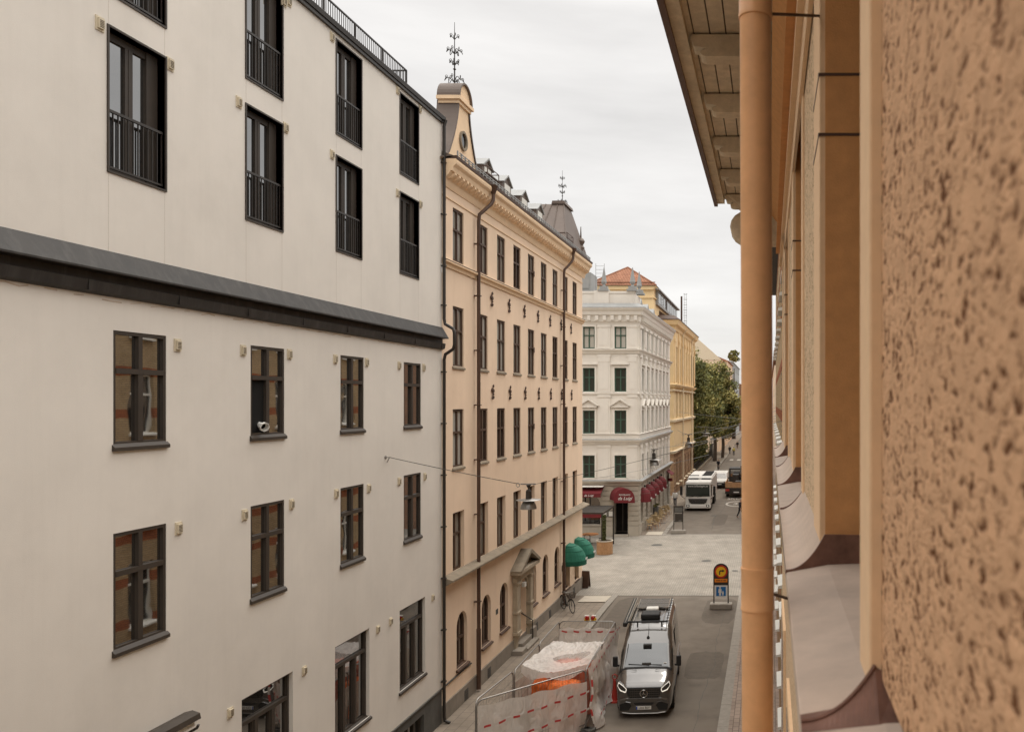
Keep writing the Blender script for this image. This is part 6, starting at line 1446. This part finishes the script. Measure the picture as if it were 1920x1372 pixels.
# ================================================================ people
def skinmesh(name, verts, edges, mat, parent, sub=1, root=0):
    me = bpy.data.meshes.new(name); bm = bmesh.new(); ly = bm.verts.layers.skin.verify(); vs = []
    for i,(p,r_) in enumerate(verts): v_ = bm.verts.new(p); r_ = r_ if isinstance(r_, tuple) else (r_,r_); v_[ly].radius = r_; v_[ly].use_root = (i == root); vs.append(v_)
    for a,b in edges: bm.edges.new((vs[a],vs[b]))
    bm.to_mesh(me); bm.free(); me.materials.append(M[mat]); o = bpy.data.objects.new(name, me); COL.objects.link(o)
    if parent: o.parent = parent
    o.modifiers.new('skin','SKIN').use_smooth_shade = True
    s = o.modifiers.new('sub','SUBSURF'); s.levels = sub; s.render_levels = sub; return o
def person(lb, loc, rz, shirt, trousers, hair='hair', stride=.28, arm=.25, sit=False, h=1.0, group=None):
    t = thing('person', lb, 'person', loc, rz, group); t.scale = (h,h,h)
    # facing local -y
    pel = (0,0,.93) if not sit else (0,.1,.98); lean = -.05 if not sit else -.22
    J = {'pel':pel,'sp':(0,pel[1]+lean*.3,1.10),'ch':(0,pel[1]+lean*.8,1.34),'nk':(0,pel[1]+lean,1.48),'hd':(0,pel[1]+lean*1.2-.01,1.60),'ht':(0,pel[1]+lean*1.2,1.70)}
    hy = J['hd'][1]; V = [(J['pel'],(.10,.08)),(J['sp'],(.09,.07)),(J['ch'],(.10,.07)),((0,J['nk'][1],1.47),(.062,.062)),((0,hy+.01,1.535),(.060,.064)),((0,hy-.005,1.60),(.092,.108)),((0,hy+.01,1.69),(.090,.105))]; Ed = [(0,1),(1,2),(2,3),(3,4),(4,5),(5,6)]
    nose = (0,hy-.115,1.595); V.append((nose,.018)); Ed.append((5,7))
    for sg in (-1,1): V.append(((sg*.088,hy+.01,1.60),(.02,.028))); Ed.append((5,len(V)-1))
    hands = []; feet = []
    for sg in (-1,1):
        k = sg*stride
        b = len(V); hip = (sg*.09,pel[1],.88)
        if sit: kn, an, to = (sg*.11,-.28,.72 if sg > 0 else .82), (sg*.11,-.12,.30 if sg > 0 else .42), (sg*.11,-.27,.26 if sg > 0 else .38)
        else: kn, an, to = (sg*.10,-k*.55-.03,.50), (sg*.10,-k+(.06 if k < 0 else 0),.09+(.05 if k < 0 else 0)), (sg*.11,-k-.15,.05)
        V += [(hip,(.085,.09)),(kn,.058),(an,.040),(to,(.035,.028))]; Ed += [(0,b),(b,b+1),(b+1,b+2),(b+2,b+3)]; feet.append((hip,kn,an,to))
        b = len(V); sh_ = (sg*.18,J['ch'][1],1.41)
        if sit: el, wr = (sg*.24,-.16,1.18), (sg*.24,-.42,1.10)
        else: el, wr = (sg*.25,J['ch'][1]+k*arm*.6,1.13), (sg*.25,J['ch'][1]+k*arm*1.4-.10,.90)
        wv = Vector(wr); dv = (wv-Vector(el)).normalized()
        V += [(sh_,.058),(el,.042),(wr,.026),(tuple(wv+dv*.07),(.03,.016))]; Ed += [(2,b),(b,b+1),(b+1,b+2),(b+2,b+3)]
        for q in range(4): m3 = len(V); V += [(tuple(wv+dv*.12+Vector((0,(q-1.5)*.018,0))),.008),(tuple(wv+dv*(.16-.008*abs(q-1.5))+Vector((-sg*.02,(q-1.5)*.018,0))),.007)]; Ed += [(b+3,m3),(m3,m3+1)]
        m3 = len(V); V.append((tuple(wv+dv*.09+Vector((0,-.045,0))),.009)); Ed.append((b+3,m3)); hands.append((sh_,el,wr))
    skinmesh('body', V, Ed, 'skin', t)
    VS = [((0,pel[1],.83),(.20,.15)),(J['sp'],(.19,.15)),(J['ch'],(.205,.155)),((0,J['nk'][1],1.46),.095)]; ES = [(0,1),(1,2),(2,3)]
    for (sh_,el,wr) in hands: b = len(VS); VS += [(sh_,.09),(el,.068),(tuple(Vector(el).lerp(Vector(wr),.85)),.045)]; ES += [(2,b),(b,b+1),(b+1,b+2)]
    skinmesh('jacket', VS, ES, shirt, t)
    VT = [((0,pel[1],.93),(.135,.11))]; ET = []
    for (hip,kn,an,to) in feet: b = len(VT); VT += [(hip,(.10,.10)),(kn,.075),(an,.058)]; ET += [(0,b),(b,b+1),(b+1,b+2)]
    skinmesh('trousers', VT, ET, trousers, t)
    for (hip,kn,an,to) in feet: skinmesh('shoe', [(an,.05),(((an[0]+to[0])/2,(an[1]+to[1])/2,to[2]+.01),(.05,.04)),(to,(.045,.03))], [(0,1),(1,2)], 'rubber', t)
    hd = J['hd']; skinmesh('hair', [((0,hd[1]+.05,1.60),(.090,.07)),((0,hd[1]+.03,1.69),(.105,.105)),((0,hd[1]-.01,1.73),(.085,.09))], [(0,1),(1,2)], hair, t)
    return t
M['cl_white'] = pm('white_cloth',(.82,.78,.72),.9,.05,5,0); M['cl_dark'] = pm('dark_cloth',(.03,.03,.035),.9,.05,5,0); M['cl_navy'] = pm('navy_cloth',(.05,.055,.07),.9,.05,5,0); M['cl_hivis'] = pm('hi_vis_cloth',(.58,.50,.14),.8,.05,5,0); M['cl_brown'] = pm('brown_cloth',(.16,.10,.07),.9,.05,5,0)
person('person in white shirt and dark trousers walking past the restaurant wall', (-9.55,83.5,.115), 0.05, 'cl_white','cl_navy')
person('person in dark clothes walking in the road half behind the downpipe', (-2.70,76.5,0), .9, 'cl_dark','cl_dark')
bk = bicycle('ridden_bicycle','bicycle ridden along the pavement by the park',(-8.0,129,0),radians(92),0,False)
person('person in dark jacket riding a bicycle by the park', (-8.0,129.15,.02), 0, 'cl_dark','cl_brown', sit=True)
person('person in black walking away on the far pavement', (-8.1,168,.12), pi, 'cl_dark','cl_dark')
person('person in yellow safety vest walking beside the one in black', (-7.2,166,.0), pi, 'cl_hivis','cl_navy')
person('person in dark coat further up beyond the yellow vest', (-7.4,190,.0), 0, 'cl_dark','cl_brown')

def _tidy():
    for o in list(bpy.data.objects):
        if o.get('_loc') is not None: del o['_loc']
_tidy()
